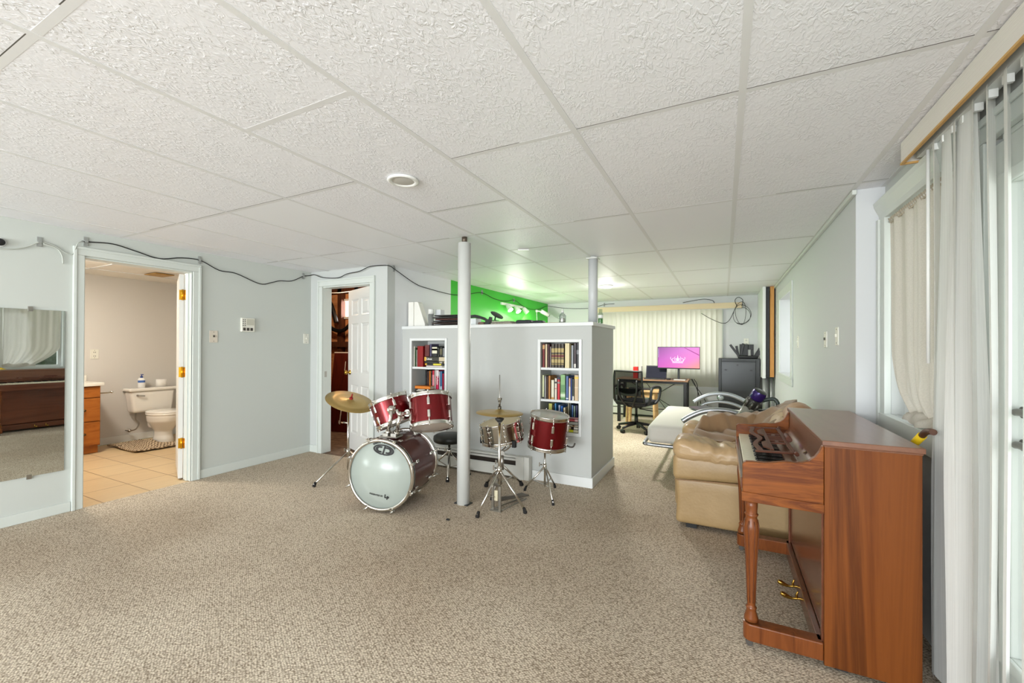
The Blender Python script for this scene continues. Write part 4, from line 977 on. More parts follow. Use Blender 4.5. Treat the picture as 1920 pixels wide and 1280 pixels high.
# lettering on the front head (flat on the head, sits in its own plane)
def flat(vs, fs, M, lift=0.0085):
    m_ = MB(); m_.add([M @ Vector((v[0], v[1], lift)) for v in vs], fs); return m_
def ring(mb, cx, cy, a0, b0, a1, b1, t0, t1, n=40, lift=0.0085):
    vs = []; fs = []
    for i in range(n + 1):
        t = t0 + (t1 - t0) * i / n
        vs += [(cx + a0 * math.cos(t), cy + b0 * math.sin(t), lift), (cx + a1 * math.cos(t), cy + b1 * math.sin(t), lift)]
    for i in range(n): fs.append((2 * i, 2 * i + 1, 2 * i + 3, 2 * i + 2))
    return mb.add(vs, fs)
m_ink = mat('drum_ink', (14, 14, 16), 0.4)
LX, LY = 0.0, 0.197
mb = MB()
ring(mb, LX, LY, 0.088, 0.041, 0.074, 0.030, R_(262), R_(262 - 350))
ring(mb, LX - 0.030, LY, 0.038, 0.025, 0.018, 0.012, R_(60), R_(300), 24)
ring(mb, LX + 0.034, LY, 0.036, 0.025, 0.016, 0.012, R_(-90), R_(90), 24)
mb.add([(LX + 0.004, LY + 0.034, 0.0085), (LX + 0.014, LY + 0.034, 0.0085), (LX + 0.004, LY - 0.039, 0.0085), (LX - 0.012, LY - 0.039, 0.0085)], [(0, 3, 2, 1)])
mb.add([(LX + 0.010, LY + 0.025, 0.0085), (LX + 0.034, LY + 0.025, 0.0085), (LX + 0.034, LY + 0.012, 0.0085), (LX + 0.008, LY + 0.012, 0.0085)], [(0, 3, 2, 1)])
mb.add([(LX + 0.034, LY - 0.012, 0.0085), (LX + 0.020, LY - 0.012, 0.0085), (LX + 0.018, LY - 0.025, 0.0085), (LX + 0.034, LY - 0.025, 0.0085)], [(0, 1, 2, 3)])
bp_('emblem', mb, m_ink, fh)
txt = 'COSMIC PERCUSSION'; mb = MB()
for i, ch in enumerate(txt):
    if ch == ' ': continue
    t = PI / 2 + (len(txt) / 2 - 0.5 - i) * R_(7.4); ex, ey = 0.097 * math.cos(t), 0.050 * math.sin(t)
    tg = math.atan2(0.050 * math.cos(t), -0.097 * math.sin(t)) + PI
    vs, fs = text_faces(ch, 0.0180, 0.0012)
    Mx = Matrix.Translation((LX + ex, LY + ey, 0)) @ Matrix.Rotation(tg, 4, 'Z')
    mb.add([Mx @ Vector((v[0], v[1], 0.0085)) for v in vs], fs)
bp_('lettering', mb, m_ink, fh)
vs, fs = text_faces('PRESENTED BY', 0.0165, 0.0005)
m2 = MB().add([Vector((v[0] * 1.05 - 0.012, v[1] - 0.162, 0.0085)) for v in vs], fs)
bp_('lettering', m2, m_ink, fh)
vs, fs = text_faces('L', 0.034, 0.0025); v2, f2 = text_faces('P', 0.034, 0.0025)
m2 = MB().add([Vector((v[0] + 0.066, v[1] - 0.162, 0.0085)) for v in vs], fs).add([Vector((v[0] + 0.086, v[1] - 0.172, 0.0085)) for v in v2], f2)
bp_('lettering', m2, m_ink, fh)
# mount plate with two arms for the toms
def wp(name, mb, m, parent=None, bev=0): return part(name, mb, m, parent or bd, bev, world=True)
top = Fc + ax * 0.16 + VU * (BR - 0.004)
Mb = Matrix((xb, -zb, VU)).transposed()
mt = wp('tom_mount', MB().obox(top + VU * 0.008, (0.15, 0.12, 0.016), Mb).obox(top + VU * 0.022 + xb * 0.035, (0.05, 0.07, 0.03), Mb).obox(top + VU * 0.022 - xb * 0.035, (0.05, 0.07, 0.03), Mb), m_chrome2, None, 0.004)
A1 = Vector((-2.388, 2.612, 0.776)); B1 = top - xb * 0.03 + VU * 0.02
A2 = Vector((-2.305, 2.615, 0.742)); B2 = top + xb * 0.045 + VU * 0.02
for A_, B_ in ((A1, B1), (A2, B2)):
    ar = wp('tom_arm', MB().cyl(B_, A_, 0.0135, n=14), m_chrome, mt)
    wp('joint', MB().sphere(A_, 0.021, 16), m_chrome, ar)
    wp('socket', MB().cyl(B_, B_ + (A_ - B_) * 0.16, 0.02, n=12), m_chrome, ar)
# the two rack toms
up1 = tilt(-22, 9); c1 = Vector((-2.535, 2.775, 0.728)); h1 = 0.215
t1 = drum('rack_tom', 'left red rack tom tilted on its chrome arm above the bass drum', c1 - up1 * h1 / 2, up1, 0.158, h1, m_red, 6, m_head_w, m_head_c, ph=R_(-62))
Q = c1 + (A1 - c1) * 0.92
part('bracket', MB().lathe([(0.042, 0), (0.042, 0.010), (0.026, 0.016), (0.018, 0.03)], c1 + (A1 - c1).normalized() * 0.150, (A1 - c1), 6), m_chrome, t1, world=True)
xx = (VR - up1 * VR.dot(up1)).normalized(); yy = up1.cross(xx)
part('badge', MB().lathe([(0.018, 0), (0.018, 0.003)], c1 + (-xx * 0.64 - yy * 0.77) * 0.158 - up1 * 0.055, (-xx * 0.64 - yy * 0.77), 16), m_brass, t1, world=True)
up2 = tilt(-7, 21); c2 = Vector((-2.19, 2.865, 0.735)); h2 = 0.252
t2 = drum('rack_tom', 'right red rack tom mounted beside the tall pole with its underside showing', c2 - up2 * h2 / 2, up2, 0.172, h2, m_red, 6, m_head_w, m_head_c, ph=R_(-86))
E2 = c2 - VR * 0.172 - VF * 0.05
part('bracket', MB().cyl(A2, E2, 0.014, n=12).lathe([(0.03, 0), (0.03, 0.03)], E2, (A2 - E2), 12), m_chrome, t2, world=True)

# tripod helper in world space
def tripod(t, base, hub_z, feet, tube_r=0.009, top=None, collar_z=None, brace=True, m=None, foot_r=0.016):
    m = m or m_chrome; base = Vector(base)
    part('column', MB().cyl((base.x, base.y, 0.06), (base.x, base.y, top), tube_r * 1.25, n=14), m, t, world=True)
    part('collar', MB().cyl((base.x, base.y, hub_z - 0.025), (base.x, base.y, hub_z + 0.025), tube_r * 2.2, n=12).cyl((base.x - 0.04, base.y, hub_z + 0.01), (base.x, base.y, hub_z + 0.01), 0.006, n=8)
         .obox((base.x - 0.05, base.y, hub_z + 0.01), (0.008, 0.012, 0.035)), m, t, world=True)
    for f in feet:
        f = Vector((f[0], f[1], 0.02)); h = Vector((base.x, base.y, hub_z)); d = (f - h)
        lg = part('leg', MB().tube([h + d * 0.04, f], tube_r, 10), m, t, world=True)
        fd = d.normalized()
        part('rubber_foot', MB().lathe([(foot_r * 0.85, 0), (foot_r, 0.012), (foot_r * 0.7, 0.045)], (f.x, f.y, 0.0), (-fd.x * 0.6, -fd.y * 0.6, 1), 12), m_rubber, lg, world=True)
        if brace:
            mid = h + d * 0.6
            part('brace', MB().bar((base.x, base.y, hub_z * 0.30), mid, 0.014, 0.004), m, lg, world=True)
# crash cymbal on its stand
cb = Vector((-3.33, 3.03, 0))
t = thing('crash_cymbal', 'tilted bronze crash cymbal on a straight stand before the six-panel door', 'cymbal', cb)
tripod(t, cb, 0.24, [(-3.335, 2.64), (-3.02, 3.17), (-3.19, 3.36)], 0.0085, top=0.66, brace=False)
def cym_mat():
    m = mat('cymbal_bronze', (184, 156, 98), 0.36, 0.85)
    nt = m.node_tree; N = nt.nodes; L = nt.links
    tc = N.new('ShaderNodeTexCoord'); wv = N.new('ShaderNodeTexWave'); wv.wave_type = 'RINGS'; wv.rings_direction = 'SPHERICAL'; wv.inputs['Scale'].default_value = 60
    L.new(tc.outputs['Object'], wv.inputs['Vector'])
    bp = N.new('ShaderNodeBump'); bp.inputs['Strength'].default_value = 0.12; bp.inputs['Distance'].default_value = 0.002
    L.new(wv.outputs['Color'], bp.inputs['Height']); L.new(bp.outputs[0], N['Principled BSDF'].inputs['Normal'])
    return m
m_cym = cym_mat()
def cym(r, k=1): return [(0.006, 0.030 * k), (0.02, 0.028 * k), (0.035, 0.018 * k), (0.045, 0.013 * k), (r * 0.6, 0.007 * k), (r, 0), (r, -0.001), (r * 0.6, 0.006 * k), (0.045, 0.012 * k), (0.03, 0.016 * k)]
upc = tilt(19, -13); cc = Vector((-3.305, 3.03, 0.735))
part('cymbal', MB().lathe(cym(0.235), cc, upc, 56, False, False), m_cym, t, world=True)
part('tilter', MB().cyl((cb.x, cb.y, 0.64), cc - upc * 0.02, 0.012, n=12).cyl(cc - upc * 0.05, cc + upc * 0.02, 0.007, n=10), m_chrome, t, world=True)
part('wing_nut', MB().cyl(cc + upc * 0.025, cc + upc * 0.045, 0.018, n=12).cyl(cc + upc * 0.045, cc + upc * 0.085, 0.008, 0.006, n=10), mat('red_felt', (150, 30, 26), 0.7), t, world=True)
part('memory_lock', MB().cyl((cb.x - 0.07, cb.y, 0.52), (cb.x, cb.y, 0.52), 0.007, n=8).obox((cb.x - 0.075, cb.y, 0.52), (0.03, 0.02, 0.012)), m_chrome, t, world=True)

# hi-hat
hb = Vector((-1.585, 2.95, 0))
t = thing('hi_hat', 'hi-hat stand with a pair of bronze cymbals and foot pedal beside the tall pole', 'cymbal', hb)
tripod(t, hb, 0.31, [(-1.652, 2.725), (-1.362, 2.965)], 0.0095, top=0.68)
part('rod', MB().cyl((hb.x, hb.y, 0.66), (hb.x, hb.y, 1.06), 0.0035, n=8), m_chrome2, t, world=True)
part('clutch', MB().cyl((hb.x, hb.y, 0.785), (hb.x, hb.y, 0.812), 0.014, n=12).cyl((hb.x, hb.y, 0.812), (hb.x, hb.y, 0.86), 0.008, n=10).cyl((hb.x - 0.012, hb.y, 0.85), (hb.x + 0.012, hb.y, 0.85), 0.006, n=8).obox((hb.x, hb.y, 0.868), (0.03, 0.018, 0.02)), mat('clutch_dark', (110, 104, 92), 0.4, 0.8), t, world=True)
uph = tilt(2, 0)
part('cymbal', MB().lathe(cym(0.186), (hb.x, hb.y, 0.760), uph, 56, False, False), m_cym, t, world=True)
part('cymbal', MB().lathe([(q[0], -q[1]) for q in cym(0.186, 0.8)], (hb.x, hb.y, 0.756), uph, 56, False, False), m_cym, t, world=True)
part('seat_cup', MB().lathe([(0.016, 0), (0.034, 0.022), (0.036, 0.03), (0.03, 0.034)], (hb.x, hb.y, 0.685), n=18), m_dark, t, world=True)
pd = part('pedal_frame', MB().bar((hb.x - 0.045, hb.y - 0.02, 0.20), (hb.x - 0.045, hb.y - 0.02, 0.0), 0.012, 0.02).bar((hb.x + 0.035, hb.y - 0.055, 0.20), (hb.x + 0.035, hb.y - 0.055, 0.0), 0.012, 0.02)
          .box(hb.x - 0.05, hb.x + 0.04, hb.y - 0.06, hb.y - 0.02, 0.0, 0.012).bar((hb.x - 0.045, hb.y - 0.02, 0.2), (hb.x + 0.035, hb.y - 0.055, 0.2), 0.014, 0.02)
          .tube([(hb.x - 0.04, hb.y - 0.02, 0.006), (hb.x + 0.06, hb.y + 0.30, 0.006)], 0.004, 6).tube([(hb.x + 0.035, hb.y - 0.04, 0.006), (hb.x + 0.10, hb.y + 0.29, 0.006)], 0.004, 6), m_chrome2, t, world=True)
a0 = Vector((hb.x, hb.y - 0.03, 0.075)); a1 = Vector((hb.x + 0.085, hb.y + 0.31, 0.03)); sd = Vector((0.97, -0.25, 0)) * 0.04
part('footboard', MB().add([a0 - sd * 0.6, a0 + sd * 0.6, a1 + sd, a1 - sd] + [p + Vector((0, 0, 0.01)) for p in (a0 - sd * 0.6, a0 + sd * 0.6, a1 + sd, a1 - sd)], [(3, 2, 1, 0), (4, 5, 6, 7), (0, 1, 5, 4), (1, 2, 6, 5), (2, 3, 7, 6), (3, 0, 4, 7)]), mat('pedal_grey', (104, 98, 90), 0.5, 0.4), pd, world=True)
part('strap', MB().obox((hb.x - 0.005, hb.y - 0.04, 0.12), (0.03, 0.012, 0.08)), mat('strap_cream', (206, 196, 166), 0.6), pd, world=True)

# snare on its stand
sb = Vector((-1.775, 3.33, 0)); ups = tilt(-9, -3); sc_ = Vector((-1.762, 3.325, 0.535)); hs = 0.165
drum('snare_drum', 'chrome snare drum tilted on its stand behind the hi-hat', sc_ - ups * hs / 2, ups, 0.178, hs, mat('snare_shell', (188, 184, 174), 0.16, 1.0), 8, m_head_t, m_head_c, ph=R_(-80), hoop=0.013)
t = thing('snare_stand', 'chrome basket stand with black feet carrying the chrome snare', 'stand', sb)
tripod(t, sb, 0.24, [(-1.95, 3.37), (-1.67, 3.55), (-1.726, 3.09)], 0.010, top=0.36, foot_r=0.02)
for k in range(3):
    a = R_(-60 + 120 * k); e = sc_ - ups * (hs / 2 + 0.012) + (VR * math.cos(a) + VF * math.sin(a)) * 0.15
    ar = part('basket_arm', MB().tube(smooth_path([(sb.x, sb.y, 0.35), tuple((Vector((sb.x, sb.y, 0.37)) + e) / 2 - Vector((0, 0, 0.025))), tuple(e)], 4), 0.008, 8), m_chrome, t, world=True)
    part('grip', MB().obox(e + (VR * math.cos(a) + VF * math.sin(a)) * 0.038 + VU * 0.012, (0.03, 0.03, 0.055)), m_rubber, ar, world=True)
part('tilter', MB().lathe([(0.022, -0.01), (0.022, 0.01)], (sb.x + 0.03, sb.y - 0.03, 0.345), (0.4, -0.9, 0), 14).cyl((sb.x + 0.03, sb.y - 0.03, 0.2), (sb.x + 0.03, sb.y - 0.03, 0.33), 0.014, n=12), m_chrome2, t, world=True)

# floor tom on a light tripod
fb = Vector((-1.405, 3.46, 0)); upf = tilt(5, -5); fc = Vector((-1.37, 3.45, 0.552)); hf = 0.275
drum('floor_tom', 'red floor tom perched on a thin tripod before the right book niche', fc - upf * hf / 2, upf, 0.163, hf, m_red, 6, m_head_g, m_head_c, ph=R_(-84))
o = bpy.data.objects['floor_tom']
part('leg_bracket', MB().tube(smooth_path([fc - upf * 0.125 + VR * 0.165 - VF * 0.03, fc - upf * 0.135 + VR * 0.20 - VF * 0.05, fc - upf * 0.13 + VR * 0.225 - VF * 0.05, fc - upf * 0.10 + VR * 0.235 - VF * 0.05], 4), 0.007, 8), mat('wire_dark', (70, 66, 60), 0.4, 0.8), o, world=True)
t = thing('drum_tripod', 'slim chrome tripod stand holding the red floor tom', 'stand', fb)
tripod(t, fb, 0.235, [(-1.588, 3.43), (-1.373, 3.63), (-1.232, 3.215)], 0.0075, top=0.395, foot_r=0.012)
part('top_plug', MB().cyl((fb.x, fb.y, 0.385), (fb.x, fb.y, 0.408), 0.017, n=12), m_dark, t, world=True)

# drum throne
th = Vector((-2.47, 3.53, 0))
t = thing('drum_throne', 'round black drum stool with chrome tripod legs behind the tall pole', 'stool', th)
part('seat', MB().lathe([(0.0, 0.325), (0.14, 0.325), (0.155, 0.335), (0.160, 0.36), (0.155, 0.388), (0.13, 0.402), (0.0, 0.406)], th, n=40, cap0=False, cap1=False), mat('stool_vinyl', (30, 33, 28), 0.4), t, world=True)
tripod(t, th, 0.235, [(-2.335, 3.31), (-2.27, 3.60), (-2.76, 3.62)], 0.011, top=0.33, foot_r=0.017)
solo('floor_scrap', MB().sphere((-1.82, 2.588, 0.006), 0.012, 10, (1.4, 0.9, 0.6)), m_black, 'small black scrap on the carpet in front of the tall pole', 'scrap')

# baseboard heater along the partition
t = thing('baseboard_heater', 'long white baseboard heater along the foot of the low partition', 'heater', (-2.47, PY, 0))
m_heat = mat('heater_white', (214, 214, 206), 0.4)
HX0, HX1 = -3.25, -1.72
part('back_plate', MB().box(HX0, HX1, PY - 0.012, PY - 0.002, 0.0, 0.215).box(HX0, HX1, PY - 0.06, PY - 0.01, 0.200, 0.215), m_heat, t, world=True)
part('front_cover', MB().prism([(-0.065, 0.02), (-0.072, 0.02), (-0.072, 0.118), (-0.062, 0.128), (-0.056, 0.126), (-0.065, 0.115)], (HX0, PY, 0), (0, 1, 0), (0, 0, 1), (HX1 - HX0, 0, 0)), m_heat, t, world=True)
part('damper', MB().prism([(-0.05, 0.185), (-0.064, 0.172), (-0.066, 0.175), (-0.052, 0.19)], (HX0, PY, 0), (0, 1, 0), (0, 0, 1), (HX1 - HX0, 0, 0)), m_heat, t, world=True)
part('fins', MB().box(HX0 + 0.05, HX1 - 0.05, PY - 0.045, PY - 0.013, 0.05, 0.17), mat('fin_dark', (60, 54, 48), 0.5, 0.6), t, world=True)
part('end_cap', MB().box(HX1, HX1 + 0.055, PY - 0.076, PY - 0.002, 0.0, 0.222), m_heat, t, 0.003, world=True)
part('joiner', MB().box(HX1 - 0.085, HX1 - 0.0, PY - 0.08, PY - 0.06, 0.0, 0.218), m_heat, t, 0.003, world=True)
# ------------------------------------------------------------------ books in the niches
_bm = {}
def bmat(c):
    k = 'cover_%02x%02x%02x' % c
    return mat(k, c, 0.45)
m_pages = mat('paper_pages', (226, 218, 196), 0.8)
ORD = ['first', 'second', 'third', 'fourth', 'fifth', 'sixth', 'seventh', 'eighth', 'ninth', 'tenth', 'eleventh', 'twelfth', 'thirteenth', 'fourteenth']
def book(x0, x1, z0, z1, c, label, group, flat=False, depth=0.16, y0=None, band=None, text=None, tcol=(240, 240, 235), shelf=None):
    """spine towards the room"""
    y = PY + 0.022 if y0 is None else y0
    if shelf is not None: z1 += shelf - z0; z0 = shelf
    xm = (x0 + x1) / 2; zb = z0
    t = thing('book', label, 'book', (xm, y, zb), group=group)
    w_ = (x1 - x0) - 0.0012; h_ = z1 - z0; cv = min(0.003, w_ * 0.14, h_ * 0.14)
    if not flat:
        part('cover', MB().box(-w_ / 2, w_ / 2, 0, 0.003, 0, h_).box(-w_ / 2, -w_ / 2 + cv, 0, depth, 0, h_).box(w_ / 2 - cv, w_ / 2, 0, depth, 0, h_), bmat(c), t)
        part('pages', MB().box(-w_ / 2 + cv, w_ / 2 - cv, 0.003, depth - 0.004, 0.003, h_ - 0.004), m_pages, t)
    else:
        part('cover', MB().box(-w_ / 2, w_ / 2, 0, 0.003, 0, h_).box(-w_ / 2, w_ / 2, 0, depth, 0, cv).box(-w_ / 2, w_ / 2, 0, depth, h_ - cv, h_), bmat(c), t)
        part('pages', MB().box(-w_ / 2 + 0.003, w_ / 2 - 0.003, 0.003, depth - 0.004, cv, h_ - cv), m_pages, t)
    if band:
        for (a, b, bc) in band:
            if flat: mb = MB().box(-w_ / 2 + w_ * a, -w_ / 2 + w_ * b, -0.0006, 0, h_ * 0.08, h_ * 0.92)
            else: mb = MB().box(-w_ / 2 + 0.001, w_ / 2 - 0.001, -0.0006, 0, h_ * a, h_ * b)
            part('spine_label', mb, bmat(bc), t)
    if text:
        vs, fs = text_faces(text[0], text[1], text[1] * 0.02)
        if flat: V_ = [Vector((v[0] + text[2], -0.0015, v[1] + text[3])) for v in vs]
        else: V_ = [Vector((v[1] + text[2], -0.0015, -v[0] + text[3])) for v in vs]
        part('lettering', MB().add(V_, fs), bmat(tcol), t)
    return t
def row(where, L, shelf, **k):
    for i, b in enumerate(L):
        x0, x1, z0, z1, c, desc = b[:6]; kk = dict(b[6]) if len(b) > 6 else {}
        book(x0, x1, z0, z1, c, f'{desc} standing {ORD[i]} from left on {where}', 'books standing on ' + where, shelf=shelf, **{**k, **kk})
def pile(where, L, z, **k):
    """listed from the bottom up"""
    n = len(L)
    for i, b in enumerate(L):
        x0, x1, h_, c, desc = b[:5]; kk = dict(b[5]) if len(b) > 5 else {}
        pos = 'topmost' if i == n - 1 else ('lowest' if i == 0 else f'{ORD[i]} from the bottom')
        book(x0, x1, z, z + h_ - 0.0008, c, f'{desc}, {pos} in {where}', 'books lying in ' + where, flat=True, **{**k, **kk}); z += h_
S1, S2 = 1.055, 0.767
WH = 'top shelf of left niche'
row(WH, [(-3.147, -3.130, 0, 0.228, (226, 218, 206), 'thin pale book'), (-3.128, -3.107, 0, 0.214, (44, 74, 34), 'green book'), (-3.106, -3.099, 0, 0.19, (232, 226, 214), 'thin white book'),
     (-3.094, -3.010, 0, 0.232, (142, 18, 20), 'wide dark red book', dict(band=((0, .01, (150, 60, 20)),)))], S1)
pile('the left niche upper stack', [(-2.968, -2.708, 0.020, (214, 202, 198), 'pale pinkish book', dict(band=((.82, 1, (150, 150, 132)),))),
     (-2.985, -2.708, 0.022, (34, 34, 30), 'black and yellow book', dict(band=((0, .09, (222, 176, 60)), (.4, .8, (222, 208, 70))))),
     (-2.995, -2.708, 0.022, (30, 26, 24), 'black book with grey end label', dict(band=((.72, .86, (170, 164, 150)), (.92, 1, (196, 180, 130))))),
     (-2.995, -2.708, 0.052, (46, 44, 32), 'thick olive book titled Linux', dict(band=((0, .09, (226, 178, 74)), (.7, 1, (204, 190, 160))), text=('Linux', 0.034, -0.075, 0.016)))], S1)
zt = S1 + 0.118
row('that left niche upper stack', [(-2.990, -2.925, 0, 0.128, (92, 26, 24), 'dark maroon book'), (-2.922, -2.893, 0, 0.138, (74, 66, 96), 'purple-grey book'), (-2.891, -2.820, 0, 0.112, (28, 30, 28), 'black white-labelled book', dict(band=((.3, .92, (226, 222, 196)), (.6, .78, (222, 196, 60))))),
     (-2.817, -2.790, 0, 0.10, (40, 42, 38), 'charcoal paperback'), (-2.787, -2.752, 0, 0.105, (30, 30, 26), 'black paperback', dict(band=((.2, .8, (96, 90, 66)),))), (-2.749, -2.716, 0, 0.095, (120, 122, 122), 'grey paperback')], zt, depth=0.13)
WM = 'middle shelf of left niche'
LM = [(-3.051, -3.022, 0.25, (20, 20, 22), 'black book'), (-3.020, -2.993, 0.236, (60, 26, 20), 'dark brown book'), (-2.991, -2.969, 0.240, (216, 128, 44), 'orange book'), (-2.967, -2.949, 0.238, (42, 18, 18), 'blackish red book'),
      (-2.947, -2.919, 0.246, (206, 48, 68), 'rose red book', dict(band=((.1, .8, (226, 140, 150)),))), (-2.917, -2.898, 0.25, (214, 204, 196), 'off-white book', dict(band=((.1, .12, (200, 60, 60)),))), (-2.896, -2.857, 0.25, (202, 30, 82), 'pink book titled Python', dict(band=((.74, 1, (226, 214, 214)),), text=('Python', 0.034, -0.010, 0.135))),
      (-2.855, -2.840, 0.236, (196, 196, 206), 'pale grey book'), (-2.838, -2.813, 0.24, (70, 122, 170), 'blue book', dict(band=((.1, .3, (190, 210, 226)),))), (-2.811, -2.786, 0.215, (172, 24, 70), 'crimson book'), (-2.784, -2.760, 0.236, (56, 22, 28), 'dark wine book'),
      (-2.757, -2.726, 0.232, (206, 172, 88), 'yellow ochre book', dict(band=((.0, .22, (40, 40, 42)),))), (-2.724, -2.707, 0.228, (52, 44, 30), 'dark olive book')]
row(WM, [(a, b, 0, h_, *r) for (a, b, h_, *r) in LM], S2, y0=PY + 0.105, depth=0.15)
pile('the orange-topped left niche stack', [(-3.134, -2.895, 0.014, (46, 44, 38), 'thin dark book'), (-3.125, -2.896, 0.013, (90, 84, 70), 'thin grey-brown book', dict(band=((.1, .5, (210, 206, 190)),))), (-3.118, -2.896, 0.012, (34, 30, 30), 'thin black book', dict(band=((.15, .6, (200, 196, 186)),))), (-3.127, -2.911, 0.036, (222, 128, 38), 'orange softcover')], S2, depth=0.08)
pile('the small stack beside the orange softcover', [(-2.889, -2.771, 0.019, (150, 142, 122), 'taupe booklet'), (-2.889, -2.766, 0.019, (196, 190, 170), 'cream booklet')], S2, depth=0.08)
# right niche
S1, S2, S3 = 1.086, 0.784, 0.485
W2 = 'top shelf of right niche'
gd = ((.12, .17, (150, 128, 70)), (.20, .36, (178, 156, 96)), (.40, .44, (160, 134, 70)), (.45, .53, (110, 26, 26)), (.54, .57, (160, 134, 70)), (.64, .82, (178, 156, 96)))
row(W2, [(-1.570, -1.545, 0, 0.226, (122, 30, 26), 'dark red book with tan top', dict(band=((.78, .95, (206, 160, 100)),))), (-1.543, -1.517, 0, 0.224, (206, 186, 150), 'cream book'), (-1.515, -1.494, 0, 0.222, (74, 22, 26), 'wine red book'), (-1.492, -1.480, 0, 0.20, (140, 128, 126), 'thin grey book'),
     (-1.478, -1.446, 0, 0.224, (74, 64, 50), 'brown gilt volume', dict(band=gd)), (-1.444, -1.414, 0, 0.226, (70, 60, 48), 'brown gilt volume', dict(band=gd)), (-1.412, -1.382, 0, 0.226, (74, 62, 48), 'brown gilt volume', dict(band=gd)), (-1.380, -1.350, 0, 0.226, (66, 56, 44), 'brown gilt volume', dict(band=gd)),
     (-1.343, -1.293, 0, 0.232, (222, 206, 160), 'cream paperback'), (-1.291, -1.281, 0, 0.224, (120, 104, 46), 'thin olive book'), (-1.280, -1.256, 0, 0.212, (150, 154, 158), 'silver grey book'), (-1.254, -1.231, 0, 0.234, (78, 62, 66), 'dark mauve book', dict(band=((.02, .17, (216, 212, 204)), (.72, .95, (60, 56, 58))))), (-1.229, -1.203, 0, 0.236, (26, 26, 30), 'black book', dict(band=((.55, .72, (120, 120, 124)),)))], S1)
W3 = 'middle shelf of right niche'
row(W3, [(-1.572, -1.550, 0, 0.226, (214, 218, 170), 'pale lime book', dict(band=((0, .07, (30, 30, 30)),))), (-1.548, -1.530, 0, 0.222, (110, 108, 104), 'white-lettered grey book', dict(band=((.06, .95, (150, 148, 144)),))), (-1.528, -1.511, 0, 0.218, (70, 36, 24), 'brown book'), (-1.509, -1.484, 0, 0.222, (178, 122, 56), 'caramel book'),
     (-1.480, -1.446, 0, 0.182, (226, 220, 196), 'short cream book', dict(band=((.0, .1, (190, 140, 70)),))), (-1.444, -1.418, 0, 0.20, (226, 214, 196), 'off-white emblem book', dict(band=((.5, .53, (190, 70, 60)), (.76, .84, (60, 56, 56))))), (-1.416, -1.388, 0, 0.21, (206, 36, 46), 'bright red book', dict(band=((.72, .80, (150, 130, 130)), (.9, 1, (30, 40, 70))))), (-1.386, -1.335, 0, 0.236, (134, 176, 116), 'wide green book', dict(band=((0, .06, (62, 120, 56)), (.12, .24, (206, 222, 190)), (.3, .6, (96, 140, 86))))),
     (-1.332, -1.304, 0, 0.226, (74, 98, 148), 'slate blue book', dict(band=((.05, .09, (220, 226, 236)),))), (-1.302, -1.284, 0, 0.206, (204, 156, 130), 'salmon book', dict(band=((0, .62, (222, 206, 186)),))), (-1.283, -1.270, 0, 0.206, (40, 70, 140), 'thin royal blue book'), (-1.268, -1.250, 0, 0.20, (60, 66, 52), 'dark green book', dict(band=((0, .2, (226, 222, 210)),))), (-1.248, -1.206, 0, 0.238, (204, 178, 142), 'tan book with yellow dot', dict(band=((.85, .93, (222, 190, 60)), (.5, .52, (226, 214, 190)))))], S2)
pile('the right niche bottom stack', [(-1.327, -1.210, 0.027, (34, 30, 28), 'black and yellow book', dict(band=((.1, .6, (206, 206, 40)), (.62, 1, (206, 200, 170))))), (-1.327, -1.210, 0.026, (40, 26, 22), 'dark book with pale labels', dict(band=((.1, .42, (186, 160, 120)), (.66, 1, (210, 204, 190))))), (-1.327, -1.210, 0.018, (196, 186, 164), 'cream booklet', dict(band=((.55, .7, (130, 96, 70)),))), (-1.320, -1.210, 0.030, (176, 176, 166), 'grey book'), (-1.318, -1.210, 0.026, (188, 84, 88), 'dusty red book', dict(band=((.7, 1, (220, 180, 180)),))), (-1.312, -1.210, 0.016, (206, 150, 152), 'pink booklet')], S3)
zt = S3 + 0.143
row('the right niche bottom stack', [(-1.312, -1.294, 0, 0.132, (126, 120, 100), 'khaki book'), (-1.292, -1.276, 0, 0.132, (20, 40, 42), 'dark teal book'), (-1.274, -1.256, 0, 0.112, (64, 98, 150), 'blue book'), (-1.254, -1.236, 0, 0.106, (110, 132, 120), 'sage book'), (-1.234, -1.213, 0, 0.112, (28, 30, 74), 'navy book')], zt, depth=0.13)
row('bottom shelf of right niche', [(-1.505, -1.466, 0, 0.256, (190, 190, 90), 'yellow-green book'), (-1.464, -1.446, 0, 0.246, (40, 40, 40), 'black book'), (-1.444, -1.425, 0, 0.262, (60, 130, 180), 'sky blue book'), (-1.405, -1.384, 0, 0.246, (170, 180, 206), 'pale blue book'), (-1.382, -1.357, 0, 0.24, (32, 96, 176), 'vivid blue book'), (-1.355, -1.333, 0, 0.226, (222, 206, 170), 'cream book')], S3)
row('bottom shelf of left niche', [(-3.13, -3.09, 0, 0.24, (40, 52, 70), 'navy book'), (-3.085, -3.06, 0, 0.22, (120, 40, 36), 'red book')], 0.40)

